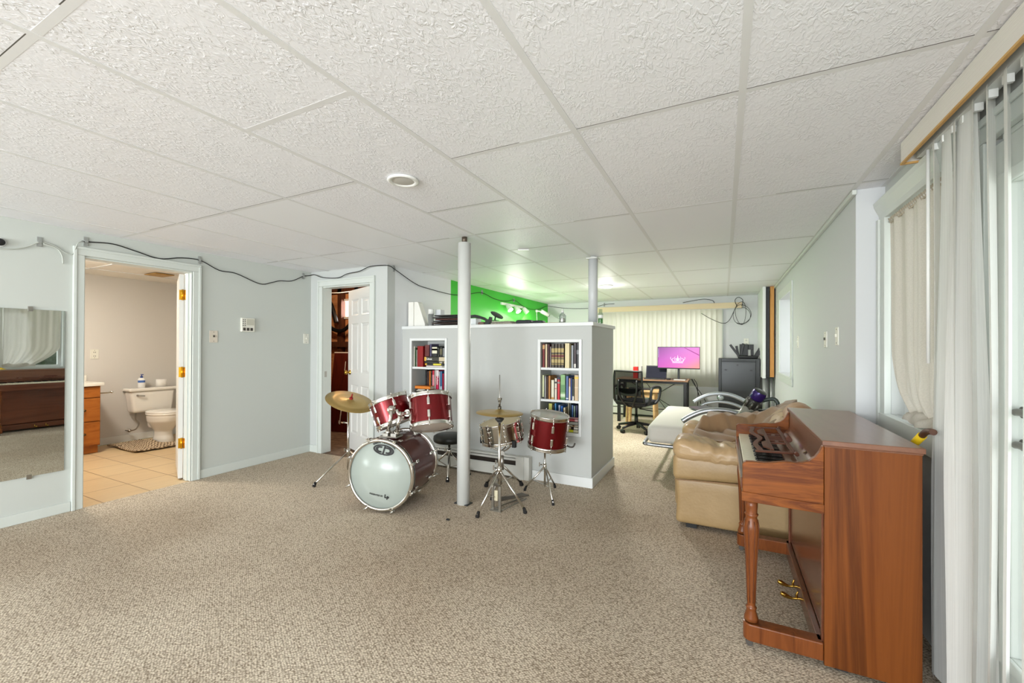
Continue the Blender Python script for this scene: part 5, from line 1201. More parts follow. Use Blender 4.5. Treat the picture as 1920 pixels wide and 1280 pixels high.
# ------------------------------------------------------------------ things along the top of the low partition
ZP = PZ + 0.034; YP = 3.90
t = thing('magazine_holder', 'tall white slanted magazine holder at the left end of the partition top', 'file holder', (-3.2, YP, ZP))
part('body', MB().prism([(0, 0), (0.155, 0), (0.155, 0.03), (0.06, 0.27), (0.045, 0.285), (0, 0.285)], (0.0, -0.04, 0), (1, 0, 0), (0, 0, 1), (0, 0.08, 0)).box(-0.075, 0.0, -0.055, 0.04, 0, 0.283), mat('holder_white', (236, 234, 226), 0.4), t, 0.004)
part('folder', MB().box(-0.097, -0.077, -0.02, 0.10, 0, 0.235), mat('folder_grey', (150, 138, 126), 0.6), t)
t = thing('spray_can', 'grey spray can with clear base beside the white magazine holder', 'can', (-2.988, YP, ZP))
part('can', MB().lathe([(0.036, 0), (0.036, 0.018), (0.032, 0.02), (0.032, 0.14)], n=24), mat('can_grey', (158, 160, 158), 0.35, 0.3), t)
part('cap', MB().lathe([(0.033, 0.14), (0.033, 0.192), (0.03, 0.197)], n=24), m_white, t)
solo('carton', MB().box(-2.975, -2.90, 3.96, 4.04, ZP, ZP + 0.195), mat('carton_white', (214, 216, 218), 0.6), 'plain white carton standing behind the grey spray can', 'box', bev=0.003)
FC = [((58, 42, 36), 'dark brown'), ((34, 30, 30), 'black'), ((84, 46, 40), 'maroon'), ((44, 40, 38), 'charcoal'), ((40, 36, 34), 'near-black')]
z = ZP
solo('folder', MB().box(-2.93, -2.55, YP - 0.06, YP + 0.16, z, z + 0.013), mat('folder_0', (70, 60, 54), 0.6), 'flat grey-brown folder at the bottom of the stack left of the tall pole', 'folder', 'folders on the partition top', bev=0.002); z += 0.013
for i, (c, nm) in enumerate(FC):
    M_ = Matrix.Rotation(R_((-4, 3, -2, 5, -1)[i]), 3, 'Z') @ Matrix.Rotation(R_((0.6, -0.5, 0.5, -0.6, 0.4)[i]), 3, 'Y')
    solo('folder', MB().obox((-2.738 + 0.012 * ((i * 7) % 5 - 2), YP + 0.06, z + 0.018), (0.36, 0.22, 0.013), M_), mat('folder_%d' % (i + 1), c, 0.55), f'{nm} folder {("second", "third", "fourth", "fifth", "top")[i]} up in the folder stack left of the tall pole', 'folder', 'folders on the partition top', bev=0.002); z += 0.021
t = thing('drone_gear', 'black angular bracket gear lying on papers right of the tall pole', 'equipment', (-2.372, YP, ZP))
part('arm', MB().prism([(-0.14, 0.11), (-0.02, 0.115), (0.08, 0.085), (0.14, 0.05), (0.16, 0.09), (0.172, 0.085), (0.165, 0.02), (0.13, 0.0), (0.10, 0.012), (0.11, 0.045), (0.06, 0.065), (-0.04, 0.085), (-0.14, 0.08)], (0, -0.02, 0), (1, 0, 0), (0, 0, 1), (0, 0.05, 0)), m_black, t, 0.003)
part('tray', MB().box(-0.16, 0.0, -0.03, 0.08, 0, 0.075), mat('tray_white', (222, 226, 226), 0.4), t, 0.004)
part('pouch', MB().rbox(0.02, 0.10, -0.03, 0.03, 0, 0.035, 0.015), mat('pouch_brown', (120, 96, 84), 0.7), t)
t = thing('round_tool', 'dark tilted disc on a short stem standing on the newspapers', 'dish', (-2.14, YP, ZP + 0.045))
dn = Vector((0.55, -0.1, 0.83)).normalized()
part('disc', MB().lathe([(0.0, 0), (0.07, 0.004), (0.075, 0.010), (0.07, 0.014), (0.0, 0.016)], (0.005, 0, 0.05), dn, 28, False, False), m_dark, t)
part('stem', MB().cyl((-0.02, 0, 0), (-0.005, 0, 0.055), 0.008, n=10).box(-0.035, 0.02, -0.03, 0.03, 0, 0.006), m_black, t)
for i, (x0, x1, h_, c, lb) in enumerate(((-2.18, -1.93, 0.018, (196, 188, 168), 'lower folded newspaper under the dark disc'), (-2.17, -1.95, 0.017, (178, 168, 148), 'upper folded newspaper under the dark disc'))):
    solo('newspaper', MB().rbox(x0, x1, YP - 0.05 , YP + 0.17, ZP + 0.019 * i, ZP + 0.019 * i + h_, 0.006, disp=lambda q: Vector((q.x, q.y, q.z + 0.0015 * (1 + math.sin(q.x * 40))))), mat('newsprint_%d' % i, c, 0.8, var=(40, (120, 116, 108), 0.3)), lb, 'newspaper', 'newspapers on the partition top')
solo('envelope', MB().box(-1.99, -1.87, YP + 0.20, YP + 0.34, ZP, ZP + 0.03), mat('envelope_grey', (176, 172, 166), 0.7), 'pale grey packet right of the newspapers on the partition top', 'packet', bev=0.003)
def bag(q): return Vector((q.x, q.y, q.z))
solo('glove', MB().rbox(-1.90, -1.73, YP - 0.04, YP + 0.08, ZP, ZP + 0.042, 0.02, puff=(0, 0, 0.006)), mat('bag_dark', (52, 56, 58), 0.6), 'larger dark grey pouch on the partition top below the spot lamp', 'pouch', 'dark pouches on the partition top')
solo('glove', MB().rbox(-1.72, -1.61, YP - 0.02, YP + 0.08, ZP, ZP + 0.034, 0.016, puff=(0, 0, 0.004)), mat('bag_dark', (52, 56, 58), 0.6), 'smaller dark pouch right of the larger one on the partition top', 'pouch', 'dark pouches on the partition top')
solo('ruler', MB().obox((-1.53, YP + 0.02, ZP + 0.006), (0.16, 0.035, 0.012), Matrix.Rotation(R_(3), 3, 'Z')), wood('ruler_wood', [(150, 110, 60), (170, 130, 76)], (4, 30, 30), 0.6), 'flat wooden strip at the right of the dark pouches', 'strip')
t = thing('glass_bottle', 'small clear glass bottle with white pump left of the short pole', 'bottle', (-1.405, YP, ZP))
part('glass', MB().lathe([(0.0, 0), (0.032, 0), (0.034, 0.006), (0.034, 0.075), (0.028, 0.09), (0.014, 0.098), (0.014, 0.108)], n=24, cap0=False, cap1=False), glass('bottle_glass', (224, 230, 230), 0.25), t)
part('liquid', MB().lathe([(0.028, 0.004), (0.028, 0.05)], n=20), mat('liquid_amber', (196, 190, 170), 0.2), t)
part('pump', MB().cyl((0, 0, 0.10), (0, 0, 0.125), 0.012, n=14).cyl((0, 0, 0.125), (0, 0, 0.145), 0.005, n=8), m_white, t)
t = thing('green_bottle', 'clear plastic bottle with green base right of the short pole', 'bottle', (-1.062, 4.02, ZP))
part('cup', MB().lathe([(0.0, 0), (0.022, 0), (0.022, 0.045), (0.0, 0.045)], n=20, cap0=False, cap1=False), mat('gel_green', (70, 160, 60), 0.3), t)
part('body', MB().lathe([(0.0235, 0.0), (0.0235, 0.09), (0.017, 0.10), (0.017, 0.135), (0.0, 0.137)], n=20, cap0=False, cap1=False), glass('bottle_plastic', (226, 236, 226), 0.2), t)
part('label', MB().lathe([(0.0242, 0.05), (0.0242, 0.08)], n=20, cap0=False, cap1=False), m_white, t)
# ------------------------------------------------------------------ far room: blinds, desk, chair, cabinet
m_blind = sheer('blind_cream', (224, 222, 210), 0.6, 0.0)
vb = thing('vertical_blind', 'cream vertical blind with a tan valance across the far window', 'blind', (-1.0, YB, 0))
part('valance', MB().box(-2.30, 0.27, YB - 0.19, YB - 0.178, 1.955, 2.05).box(0.262, 0.27, YB - 0.178, YB, 1.955, 2.05), mat('valance_tan', (214, 194, 160), 0.6), vb, 0.002, world=True)
part('head_rail', MB().box(-2.28, 0.20, YB - 0.12, YB - 0.08, 1.95, 1.985), m_white, vb, world=True)
n = 27; x = -0.075; k = 0
while x > -2.28:
    a = R_(21 + 3 * math.sin(k * 2.3)); c_, s_ = math.cos(a) * 0.053, math.sin(a) * 0.053
    part('slat', MB().grid(lambda u, v: Vector((x + (2 * u - 1) * c_, YB - 0.10 + (2 * u - 1) * s_ - 0.006 * (1 - (2 * u - 1) ** 2), 0.60 + 1.36 * v)), 5, 1), m_blind, vb, world=True)
    x -= 0.082; k += 1
# baseboard heater on the far wall
t = thing('baseboard_heater', 'low white baseboard heater under the far window behind the office chair', 'heater', (-1.4, YB, 0))
part('body', MB().box(-3.2, -0.15, YB - 0.06, YB, 0.03, 0.19), m_heat, t, 0.004, world=True)
part('slot', MB().box(-3.15, -0.2, YB - 0.064, YB - 0.058, 0.145, 0.16), m_slot, t, world=True)
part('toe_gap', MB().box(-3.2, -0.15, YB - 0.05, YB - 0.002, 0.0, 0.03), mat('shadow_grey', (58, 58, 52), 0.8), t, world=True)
# desk
m_desk = wood('desk_oak', [(150, 112, 86), (176, 138, 108), (136, 100, 78)], (1.2, 12, 12), 0.45, coat=0)
DX0, DX1, DY0, DY1, DZ = -1.68, -0.52, 7.40, 7.98, 0.745
ds = thing('desk', 'wood-topped desk with black metal frame and cross braces under the far window', 'desk', (-1.1, 7.7, 0))
part('desk_top', MB().box(DX0, DX1, DY0, DY1, DZ - 0.022, DZ), m_desk, ds, 0.003, world=True)
part('frame', MB().box(DX0 + 0.02, DX1 - 0.02, DY0 + 0.02, DY0 + 0.06, DZ - 0.062, DZ - 0.022).box(DX0 + 0.02, DX1 - 0.02, DY1 - 0.06, DY1 - 0.02, DZ - 0.062, DZ - 0.022).box(DX0 + 0.02, DX0 + 0.06, DY0 + 0.06, DY1 - 0.06, DZ - 0.062, DZ - 0.022).box(DX1 - 0.06, DX1 - 0.02, DY0 + 0.06, DY1 - 0.06, DZ - 0.062, DZ - 0.022), m_black, ds, world=True)
for (a, b) in ((DX0 + 0.02, DY0 + 0.02), (DX1 - 0.07, DY0 + 0.02), (DX0 + 0.02, DY1 - 0.07), (DX1 - 0.07, DY1 - 0.07)):
    part('leg', MB().box(a, a + 0.05, b, b + 0.05, 0, DZ - 0.062), m_black, ds, 0.002, world=True)
part('cross_brace', MB().tube([(DX0 + 0.1, DY1 - 0.03, 0.12), (DX1 - 0.2, DY1 - 0.03, 0.68)], 0.006, 6).tube([(DX0 + 0.1, DY1 - 0.02, 0.68), (DX1 - 0.1, DY1 - 0.02, 0.12)], 0.006, 6).tube([(DX0 + 0.4, DY1 - 0.025, 0.68), (DX1 - 0.35, DY1 - 0.025, 0.12)], 0.005, 6), m_black, ds, world=True)
# monitor
def screen_mat():
    m = bpy.data.materials.new('screen'); m.use_nodes = True
    nt = m.node_tree; N = nt.nodes; L = nt.links; b = N['Principled BSDF']
    b.inputs['Base Color'].default_value = (0.01, 0.01, 0.01, 1); b.inputs['Roughness'].default_value = 0.3
    tc = N.new('ShaderNodeTexCoord'); sx = N.new('ShaderNodeSeparateXYZ'); L.new(tc.outputs['Generated'], sx.inputs[0])
    ma = N.new('ShaderNodeMath'); ma.operation = 'MULTIPLY_ADD'; ma.inputs[1].default_value = 0.55; L.new(sx.outputs['X'], ma.inputs[0])
    m2_ = N.new('ShaderNodeMath'); m2_.operation = 'MULTIPLY'; m2_.inputs[1].default_value = -0.55; L.new(sx.outputs['Z'], m2_.inputs[0]); L.new(m2_.outputs[0], ma.inputs[2])
    ad = N.new('ShaderNodeMath'); ad.operation = 'ADD'; ad.inputs[1].default_value = 0.5; L.new(ma.outputs[0], ad.inputs[0])
    r = N.new('ShaderNodeValToRGB'); e = r.color_ramp.elements
    e[0].position = 0.0; e[0].color = rgb((132, 62, 136)); e[1].position = 1.0; e[1].color = rgb((236, 104, 96))
    q = e.new(0.35); q.color = rgb((178, 74, 170)); q = e.new(0.7); q.color = rgb((196, 72, 164))
    L.new(ad.outputs[0], r.inputs[0]); L.new(r.outputs[0], b.inputs['Emission Color']); b.inputs['Emission Strength'].default_value = 0.8
    return m
MX0, MX1, MZ0, MZ1, MY = -1.02, -0.352, 0.925, 1.297, 7.62
mo = thing('monitor', 'wide flat monitor showing a purple screen with a white crown on the desk', 'monitor', ((MX0 + MX1) / 2, MY + 0.05, DZ))
part('housing', MB().box(MX0, MX1, MY, MY + 0.025, MZ0, MZ1).box(-0.78, -0.58, MY + 0.025, MY + 0.05, 1.0, 1.2), m_black, mo, 0.003, world=True)
sn = part('screen', MB().box(MX0 + 0.008, MX1 - 0.008, MY - 0.002, MY, MZ0 + 0.018, MZ1 - 0.008), screen_mat(), mo, world=True)
m_crown = mat('crown_glow', (0, 0, 0), 0.5, emit=((232, 190, 228), 0.95))
m_pane2 = mat('screen_dark', (0, 0, 0), 0.5, emit=((150, 44, 128), 0.8))
cx, cz = -0.695, 1.055; mb = MB()
Yc = MY - 0.0028
def poly2(mb, P): return mb.add([(cx + p[0], Yc, cz + p[1]) for p in P], [list(range(len(P)))])
poly2(mb, [(-0.085, -0.03), (0.085, -0.03), (0.085, -0.024), (-0.085, -0.024)]); poly2(mb, [(-0.08, -0.02), (0.08, -0.02), (0.085, -0.010), (-0.085, -0.010)])
poly2(mb, [(-0.02, 0.0), (0.0, 0.11), (0.02, 0.0)])
def rib(P, w0=0.004):
    P = [Vector((cx + p[0], Yc, cz + p[1])) for p in P]; P = smooth_path(P, 5)
    for a, b in zip(P, P[1:]):
        d = (b - a); nrm = Vector((-d.z, 0, d.x)).normalized() * w0
        mb.add([a - nrm, b - nrm, b + nrm, a + nrm], [(0, 1, 2, 3)])
for s_ in (-1, 1):
    rib([(0.085 * s_, -0.008), (0.10 * s_, 0.03), (0.115 * s_, 0.045), (0.108 * s_, 0.07)])
    rib([(0.05 * s_, -0.008), (0.085 * s_, 0.01), (0.08 * s_, 0.045), (0.055 * s_, 0.05), (0.04 * s_, 0.075)])
    rib([(0.02 * s_, -0.008), (0.05 * s_, 0.02), (0.035 * s_, 0.045), (0.012 * s_, 0.03)]); rib([(0.0, 0.0), (0.03 * s_, 0.03), (0.0, 0.06)], 0.003)
part('crown_picture', mb, m_crown, sn, world=True)
part('screen_corner', MB().add([(MX1 - 0.23, Yc + 0.0003, MZ1 - 0.012), (MX1 - 0.012, Yc + 0.0003, MZ1 - 0.13), (MX1 - 0.012, Yc + 0.0003, MZ1 - 0.145), (MX1 - 0.25, Yc + 0.0003, MZ1 - 0.012)], [(0, 1, 2, 3)]), m_pane2, sn, world=True)
mb = MB()
for i in range(9): mb.add([(MX0 + 0.012, Yc, MZ1 - 0.03 - i * 0.017), (MX0 + 0.02, Yc, MZ1 - 0.03 - i * 0.017), (MX0 + 0.02, Yc, MZ1 - 0.04 - i * 0.017), (MX0 + 0.012, Yc, MZ1 - 0.04 - i * 0.017)], [(0, 3, 2, 1)])
part('dock_icons', mb, mat('icon_glow', (0, 0, 0), 0.5, emit=((190, 200, 226), 0.8)), sn, world=True)
part('stand', MB().box(-0.70, -0.665, MY + 0.03, MY + 0.05, DZ, 1.05).box(-0.80, -0.56, MY - 0.05, MY + 0.14, DZ, DZ + 0.008), m_dark, mo, 0.003, world=True)
# laptop, keyboard, papers, boxes
lt = thing('laptop', 'open dark laptop on the desk left of the monitor', 'laptop', (-1.05, 7.55, DZ))
part('base', MB().box(-0.17, 0.17, -0.10, 0.12, 0, 0.016), m_dark, lt, 0.003)
part('lid', MB().obox((0, 0.155, 0.115), (0.345, 0.010, 0.23), Matrix.Rotation(R_(-20), 3, 'X')), m_black, lt, 0.003)
part('screen', MB().obox((0, 0.149, 0.113), (0.325, 0.004, 0.205), Matrix.Rotation(R_(-20), 3, 'X')), mat('laptop_screen', (46, 46, 60), 0.6, spec=0.1), lt)
solo('keyboard', MB().box(-0.74, -0.56, 7.43, 7.53, DZ, DZ + 0.014), mat('keyboard_white', (216, 212, 204), 0.5), 'white notebook-like keyboard on the desk below the monitor', 'keyboard', bev=0.003)
solo('mouse', MB().rbox(-0.86, -0.79, 7.46, 7.51, DZ, DZ + 0.03, 0.014), m_black, 'small black mouse on the desk left of the white keyboard', 'mouse')
solo('red_carton', MB().box(-1.425, -1.345, 7.60, 7.68, DZ, DZ + 0.20), mat('carton_red', (222, 40, 36), 0.45), 'bright red carton on the desk behind the office chair', 'box', bev=0.004)
solo('white_carton', MB().box(-1.335, -1.285, 7.61, 7.70, DZ, DZ + 0.21), mat('carton_pale', (206, 200, 200), 0.5), 'narrow pale carton beside the bright red carton', 'box', bev=0.004)
mb = MB()
for (a, b, c_) in ((-0.48, -0.36, 0.3), (-0.45, -0.44, 0.2), (-0.49, -0.22, 0.42)):
    mb.tube(smooth_path([(a + 0.0, 7.75, 0.755), (a + 0.05, 7.72, 0.66), ((a + b) / 2 + 0.06, 7.7, 0.45), (b + 0.05, 7.7, 0.12), (b + 0.1, 7.7, 0.01)], 6), 0.0055, 6)
solo('computer_cables', mb, m_rubber, 'black computer cables hanging from the right end of the desk', 'cable')
# small wooden side table in front of the desk
st = thing('side_table', 'small pale wood table behind the office chair holding a dark keyboard', 'table', (-1.2, 7.18, 0))
m_pine = wood('pine', [(206, 164, 110), (224, 186, 134), (190, 146, 94)], (2, 10, 10), 0.5, coat=0)
part('table_top', MB().box(-0.28, 0.28, -0.16, 0.16, 0.565, 0.595), m_pine, st, 0.003)
for (a, b) in ((-0.2, -0.12), (0.2, -0.12), (-0.2, 0.12), (0.2, 0.12)): part('leg', MB().bar((a, b, 0.565), (a * 1.12, b * 1.12, 0), 0.035, 0.035), m_pine, st)
part('apron', MB().box(-0.22, 0.22, -0.13, -0.11, 0.48, 0.565), m_pine, st)
solo('tray', MB().box(-1.40, -1.03, 7.08, 7.22, 0.596, 0.622), m_dark, 'dark keyboard on the small pale wood table', 'keyboard', bev=0.003)
# office chair seen from behind
ch = thing('office_chair', 'black mesh-back office chair on casters facing the desk', 'chair', (-1.20, 6.66, 0), R_(-14))
m_mesh = sheer('chair_mesh', (20, 20, 22), 0.1, 0.16)
part('seat', MB().rbox(-0.24, 0.24, -0.22, 0.26, 0.41, 0.48, 0.03, puff=(0, 0, 0.01)), mat('chair_fabric', (30, 32, 38), 0.8), ch)
def bk(u, v): return Vector(((2 * u - 1) * (0.235 - 0.02 * v), -0.26 - 0.05 * v + 0.02 * (2 * u - 1) ** 2 - 0.03 * math.sin(v * 3), 0.47 + 0.46 * v))
part('back_mesh', MB().grid(bk, 10, 10), m_mesh, ch)
E_ = [bk(i / 10, 0) for i in range(11)] + [bk(1, i / 10) for i in range(1, 11)] + [bk(1 - i / 10, 1) for i in range(1, 11)] + [bk(0, 1 - i / 10) for i in range(1, 10)]
part('back_frame', MB().tube(E_, 0.015, 8, closed=True), m_black, ch)
part('lumbar', MB().obox((0, -0.285, 0.62), (0.40, 0.02, 0.11)), m_black, ch, 0.006)
part('back_support', MB().tube(smooth_path([(-0.14, -0.30, 0.80), (-0.14, -0.31, 0.6), (-0.05, -0.22, 0.42), (0, -0.05, 0.40)], 4), 0.016, 8).tube(smooth_path([(0.14, -0.30, 0.80), (0.14, -0.31, 0.6), (0.05, -0.22, 0.42), (0, -0.05, 0.40)], 4), 0.016, 8).tube([(-0.14, -0.30, 0.80), (0.14, -0.30, 0.80)], 0.014, 8), m_black, ch)
for s_ in (-1, 1):
    part('armrest', MB().tube(smooth_path([(0.24 * s_, -0.16, 0.43), (0.29 * s_, -0.17, 0.52), (0.30 * s_, -0.15, 0.66), (0.29 * s_, -0.05, 0.69), (0.29 * s_, 0.12, 0.69), (0.30 * s_, 0.19, 0.65), (0.28 * s_, 0.17, 0.50), (0.24 * s_, 0.12, 0.43)], 5), 0.019, 8), mat('chair_plastic', (40, 42, 44), 0.5), ch)
part('column', MB().cyl((0, 0, 0.10), (0, 0, 0.25), 0.028, n=14).cyl((0, 0, 0.25), (0, 0, 0.41), 0.018, n=12).box(-0.10, 0.10, -0.10, 0.10, 0.375, 0.412).tube([(0.05, 0, 0.35), (0.25, 0.02, 0.33)], 0.008, 8), m_black, ch)
for k in range(5):
    a = R_(-108 + 72 * k); dd = Vector((math.cos(a), math.sin(a), 0))
    lg = part('base_arm', MB().tube([dd * 0.03 + Vector((0, 0, 0.12)), dd * 0.16 + Vector((0, 0, 0.105)), dd * 0.29 + Vector((0, 0, 0.075))], [0.026, 0.021, 0.016], 8), m_black, ch)
    sd_ = Vector((-dd.y, dd.x, 0)); c_ = dd * 0.29 + Vector((0, 0, 0.028))
    part('caster', MB().cyl(c_ - sd_ * 0.026, c_ - sd_ * 0.004, 0.028, n=14).cyl(c_ + sd_ * 0.004, c_ + sd_ * 0.026, 0.028, n=14).cyl(c_, c_ + Vector((0, 0, 0.05)), 0.008, n=8), m_black, lg)
# black equipment cabinet
rk_ = thing('equipment_cabinet', 'tall black steel equipment cabinet in the far right corner', 'cabinet', (0.24, 7.82, 0))
m_cab = mat('cabinet_black', (40, 42, 43), 0.4, 0.2)
CX0, CX1, CY0, CY1, CZ1 = -0.077, 0.495, 7.5, 8.0, 1.115
part('carcass', MB().box(CX0, CX1, CY0 + 0.02, CY1, 0.04, CZ1), m_cab, rk_, 0.004, world=True)
dr = part('door', MB().box(CX0 + 0.045, CX1 - 0.06, CY0 + 0.002, CY0 + 0.02, 0.08, CZ1 - 0.055).box(CX0 + 0.058, CX1 - 0.075, CY0 - 0.002, CY0 + 0.002, 0.10, CZ1 - 0.075), mat('cabinet_door', (50, 52, 53), 0.32, 0.2), rk_, 0.003, world=True)
part('lock', MB().cyl((0.19, CY0 - 0.006, CZ1 - 0.10), (0.19, CY0, CZ1 - 0.10), 0.014, n=14).box(0.01, 0.045, CY0 - 0.006, CY0 - 0.002, CZ1 - 0.19, CZ1 - 0.17).box(0.36, 0.395, CY0 - 0.006, CY0 - 0.002, CZ1 - 0.19, CZ1 - 0.17), m_black, dr, world=True)
part('post', MB().box(CX0, CX0 + 0.04, CY0, CY0 + 0.02, 0.04, CZ1).box(CX1 - 0.055, CX1, CY0, CY0 + 0.02, 0.04, CZ1).box(CX0 + 0.04, CX1 - 0.055, CY0, CY0 + 0.02, CZ1 - 0.045, CZ1), m_cab, rk_, 0.003, world=True)
mb = MB()
for i in range(12): mb.box(CX0 + 0.15 + i * 0.02, CX0 + 0.162 + i * 0.02, CY0 - 0.0015, CY0, CZ1 - 0.03, CZ1 - 0.015)
part('vents', mb, m_black, rk_, world=True)
for (a, b) in ((CX0 + 0.05, CY0 + 0.06), (CX1 - 0.05, CY0 + 0.06), (CX0 + 0.05, CY1 - 0.05), (CX1 - 0.05, CY1 - 0.05)): part('foot', MB().cyl((a, b, 0), (a, b, 0.04), 0.022, n=12), m_black, rk_, world=True)
# router with upright antennas
ro = thing('wifi_router', 'black router with splayed antennas on top of the black cabinet', 'router', (0.34, 7.72, CZ1))
part('body', MB().rbox(-0.14, 0.14, -0.08, 0.08, 0, 0.045, 0.018), m_black, ro)
for (p, q) in (((-0.12, -0.04), (-0.25, -0.04, 0.22)), ((-0.10, 0.05), (-0.06, 0.05, 0.24)), ((0.12, -0.04), (0.24, -0.04, 0.20)), ((0.10, 0.06), (0.17, 0.06, 0.16)), ((-0.13, 0.0), (-0.16, 0.0, 0.20)), ((0.13, 0.03), (0.225, 0.02, 0.21))):
    part('antenna', MB().bar((p[0], p[1], 0.03), q, 0.036, 0.014, (0, 1, 0)), m_black, ro, 0.003)
t = thing('modem', 'black upright modem box behind the router on the cabinet', 'modem', (0.33, 7.88, CZ1))
part('case', MB().box(-0.10, 0.02, -0.05, 0.05, 0, 0.23).box(0.02, 0.10, -0.04, 0.04, 0.14, 0.225).box(0.06, 0.10, -0.04, 0.04, 0, 0.14), m_black, t, 0.004)
part('lights', MB().box(-0.08, -0.06, -0.052, -0.05, 0.05, 0.06), mat('led_green', (60, 160, 70), 0.4), t)
plate('wall_outlet', 0.34, YB - 0.006, 1.385, 0.075, 0.12, 'white outlet on the far wall just above the modem', m_plate, 'outlet', True)
o = [q for q in bpy.data.objects if q.get('label') == 'white outlet on the far wall just above the modem'][0]
o.rotation_euler = (0, 0, R_(-90)); o.location = (0.34, YB - 0.001, 1.325)
# open end of the box-out: stud, pipe
solo('wall_stud', MB().box(0.60, 0.65, 7.17, 7.21, 0.86, ZC - 0.002), wood('stud_pine', [(186, 128, 66), (206, 150, 86), (160, 104, 50)], (20, 20, 1.5), 0.6, coat=0), 'bare wooden stud standing upright beside the white panel in the far corner', 'stud', bev=0.002)
solo('drain_pipe', MB().cyl((0.56, 7.35, 0), (0.56, 7.35, 0.84), 0.045, n=18).cyl((0.63, 7.3, 0), (0.63, 7.3, 0.84), 0.02, n=12), mat('pipe_grey', (150, 152, 152), 0.35, 0.5), 'grey vertical pipe below the white panel in the far corner', 'pipe')
solo('void_shade', MB().box(0.548, 0.598, 7.25, 7.27, 0.86, ZC - 0.01), m_black, 'black sheet painted as the shade of the void between white panel and bare stud', 'painted shade')  # black sheet stands in for the shade inside the open void
solo('sill_ornament', MB().lathe([(0.0, 0), (0.025, 0.004), (0.036, 0.03), (0.03, 0.055), (0.014, 0.07), (0.0, 0.072)], (0.80, 5.72, 0.961), n=20, cap0=False, cap1=False), mat('amber', (206, 160, 50), 0.3), 'small amber jar on the sill of the small right window', 'ornament')
def lace(u, v):
    return Vector((0.845 + 0.012 * math.sin(u * 40), 5.58 + 0.9 * u, 0.99 + 0.88 * v))
solo('window_curtain', MB().grid(lace, 60, 8), sheer('curtain_white', (236, 238, 238), 0.5, 0.25), 'white curtain hanging inside the small far right window', 'curtain')
# ------------------------------------------------------------------ sheer curtain and vertical strips at the right
m_sheer = sheer('sheer_ivory', (214, 208, 196), 0.22, 0.06, stripe=(1, 160, 160))
def curt(u, v):
    z = 1.955 - 0.995 * v
    k = 1 - 0.35 * max(0, v - 0.75) / 0.25
    tk = max(0, (v - 0.70) / 0.30); y = 2.918 - 0.70 * u - 0.02 * v - (1 - u) * 0.30 * tk ** 1.6
    fold = 0.011 * math.sin(u * 29 + 0.5 * math.sin(v * 3) + 2 * math.sin(u * 3.1)) + 0.006 * math.sin(u * 67 + 1.3 * math.sin(u * 9)) + 0.006 * v * math.sin(u * 15 - v * 4) + 0.006 * max(0, v - 0.7) * 3 * math.sin(u * 41 + v * 30)
    x = 0.792 + fold * 0.75 - 0.016 * math.exp(-((v - 0.9) / 0.08) ** 2)
    return Vector((x, y, z))
sc_ = thing('sheer_curtain', 'ivory sheer curtain gathered on a rod in the window behind the piano', 'curtain', (0.765, 2.5, 0.86))
part('cloth', MB().grid(curt, 130, 40), m_sheer, sc_, world=True)
part('heading', MB().grid(lambda u, v: Vector((0.792 + 0.010 * math.sin(u * 190) * (0.5 + v), 2.918 - 0.70 * u, 1.945 + 0.026 * v)), 200, 3), sheer('sheer_heading', (196, 186, 168), 0.3, 0.05), sc_, world=True)
part('rod', MB().cyl((0.792, 2.93, 1.958), (0.792, 2.20, 1.958), 0.006, n=10), m_white, sc_, world=True)
def bunch(u, v):
    a = v * PI; y = 2.62 - 0.36 * u
    r_ = 0.030 + 0.022 * math.sin(PI * u) + 0.007 * math.sin(u * 13 + v * 6) + 0.005 * math.sin(u * 24 - v * 9)
    return Vector((0.782 - r_ * 0.75 * math.cos(a), y, 0.945 + r_ * 1.0 * math.sin(a) + 0.006 * math.sin(u * 9)))
part('bunched_hem', MB().grid(bunch, 60, 16), m_sheer, sc_, world=True)

m_strip = sheer('strip_sheer', (241, 241, 237), 0.3, 0.06, stripe=(260, 260, 0.4))
m_strip2 = sheer('strip_edge', (206, 206, 198), 0.4, 0.05)
vs_ = thing('vertical_sheers', 'white vertical fabric strips hanging from a valance at the right edge', 'blind', (0.70, 1.6, 0))
part('valance', MB().box(0.690, 0.697, 0.2, 2.41, 2.088, 2.176).box(0.697, 0.80, 2.403, 2.41, 2.088, 2.176), mat('valance_ribbed', (222, 217, 208), 0.6, bump=(1, 0.6, 0.003), scale=(1, 1, 260)), vs_, 0.0015, world=True)
part('valance_edge', MB().box(0.688, 0.699, 0.2, 2.412, 2.080, 2.088).box(0.699, 0.80, 2.402, 2.412, 2.080, 2.088), wood('edge_wood', [(190, 146, 84), (206, 164, 100)], (20, 2, 20), 0.5, coat=0), vs_, world=True)
part('head_rail', MB().box(0.727, 0.765, 0.2, 2.36, 2.085, 2.115), mat('rail_grey', (206, 208, 204), 0.4), vs_, world=True)
part('wand', MB().cyl((0.735, 2.272, 1.22), (0.735, 2.272, 2.08), 0.006, n=10), m_white, vs_, world=True)
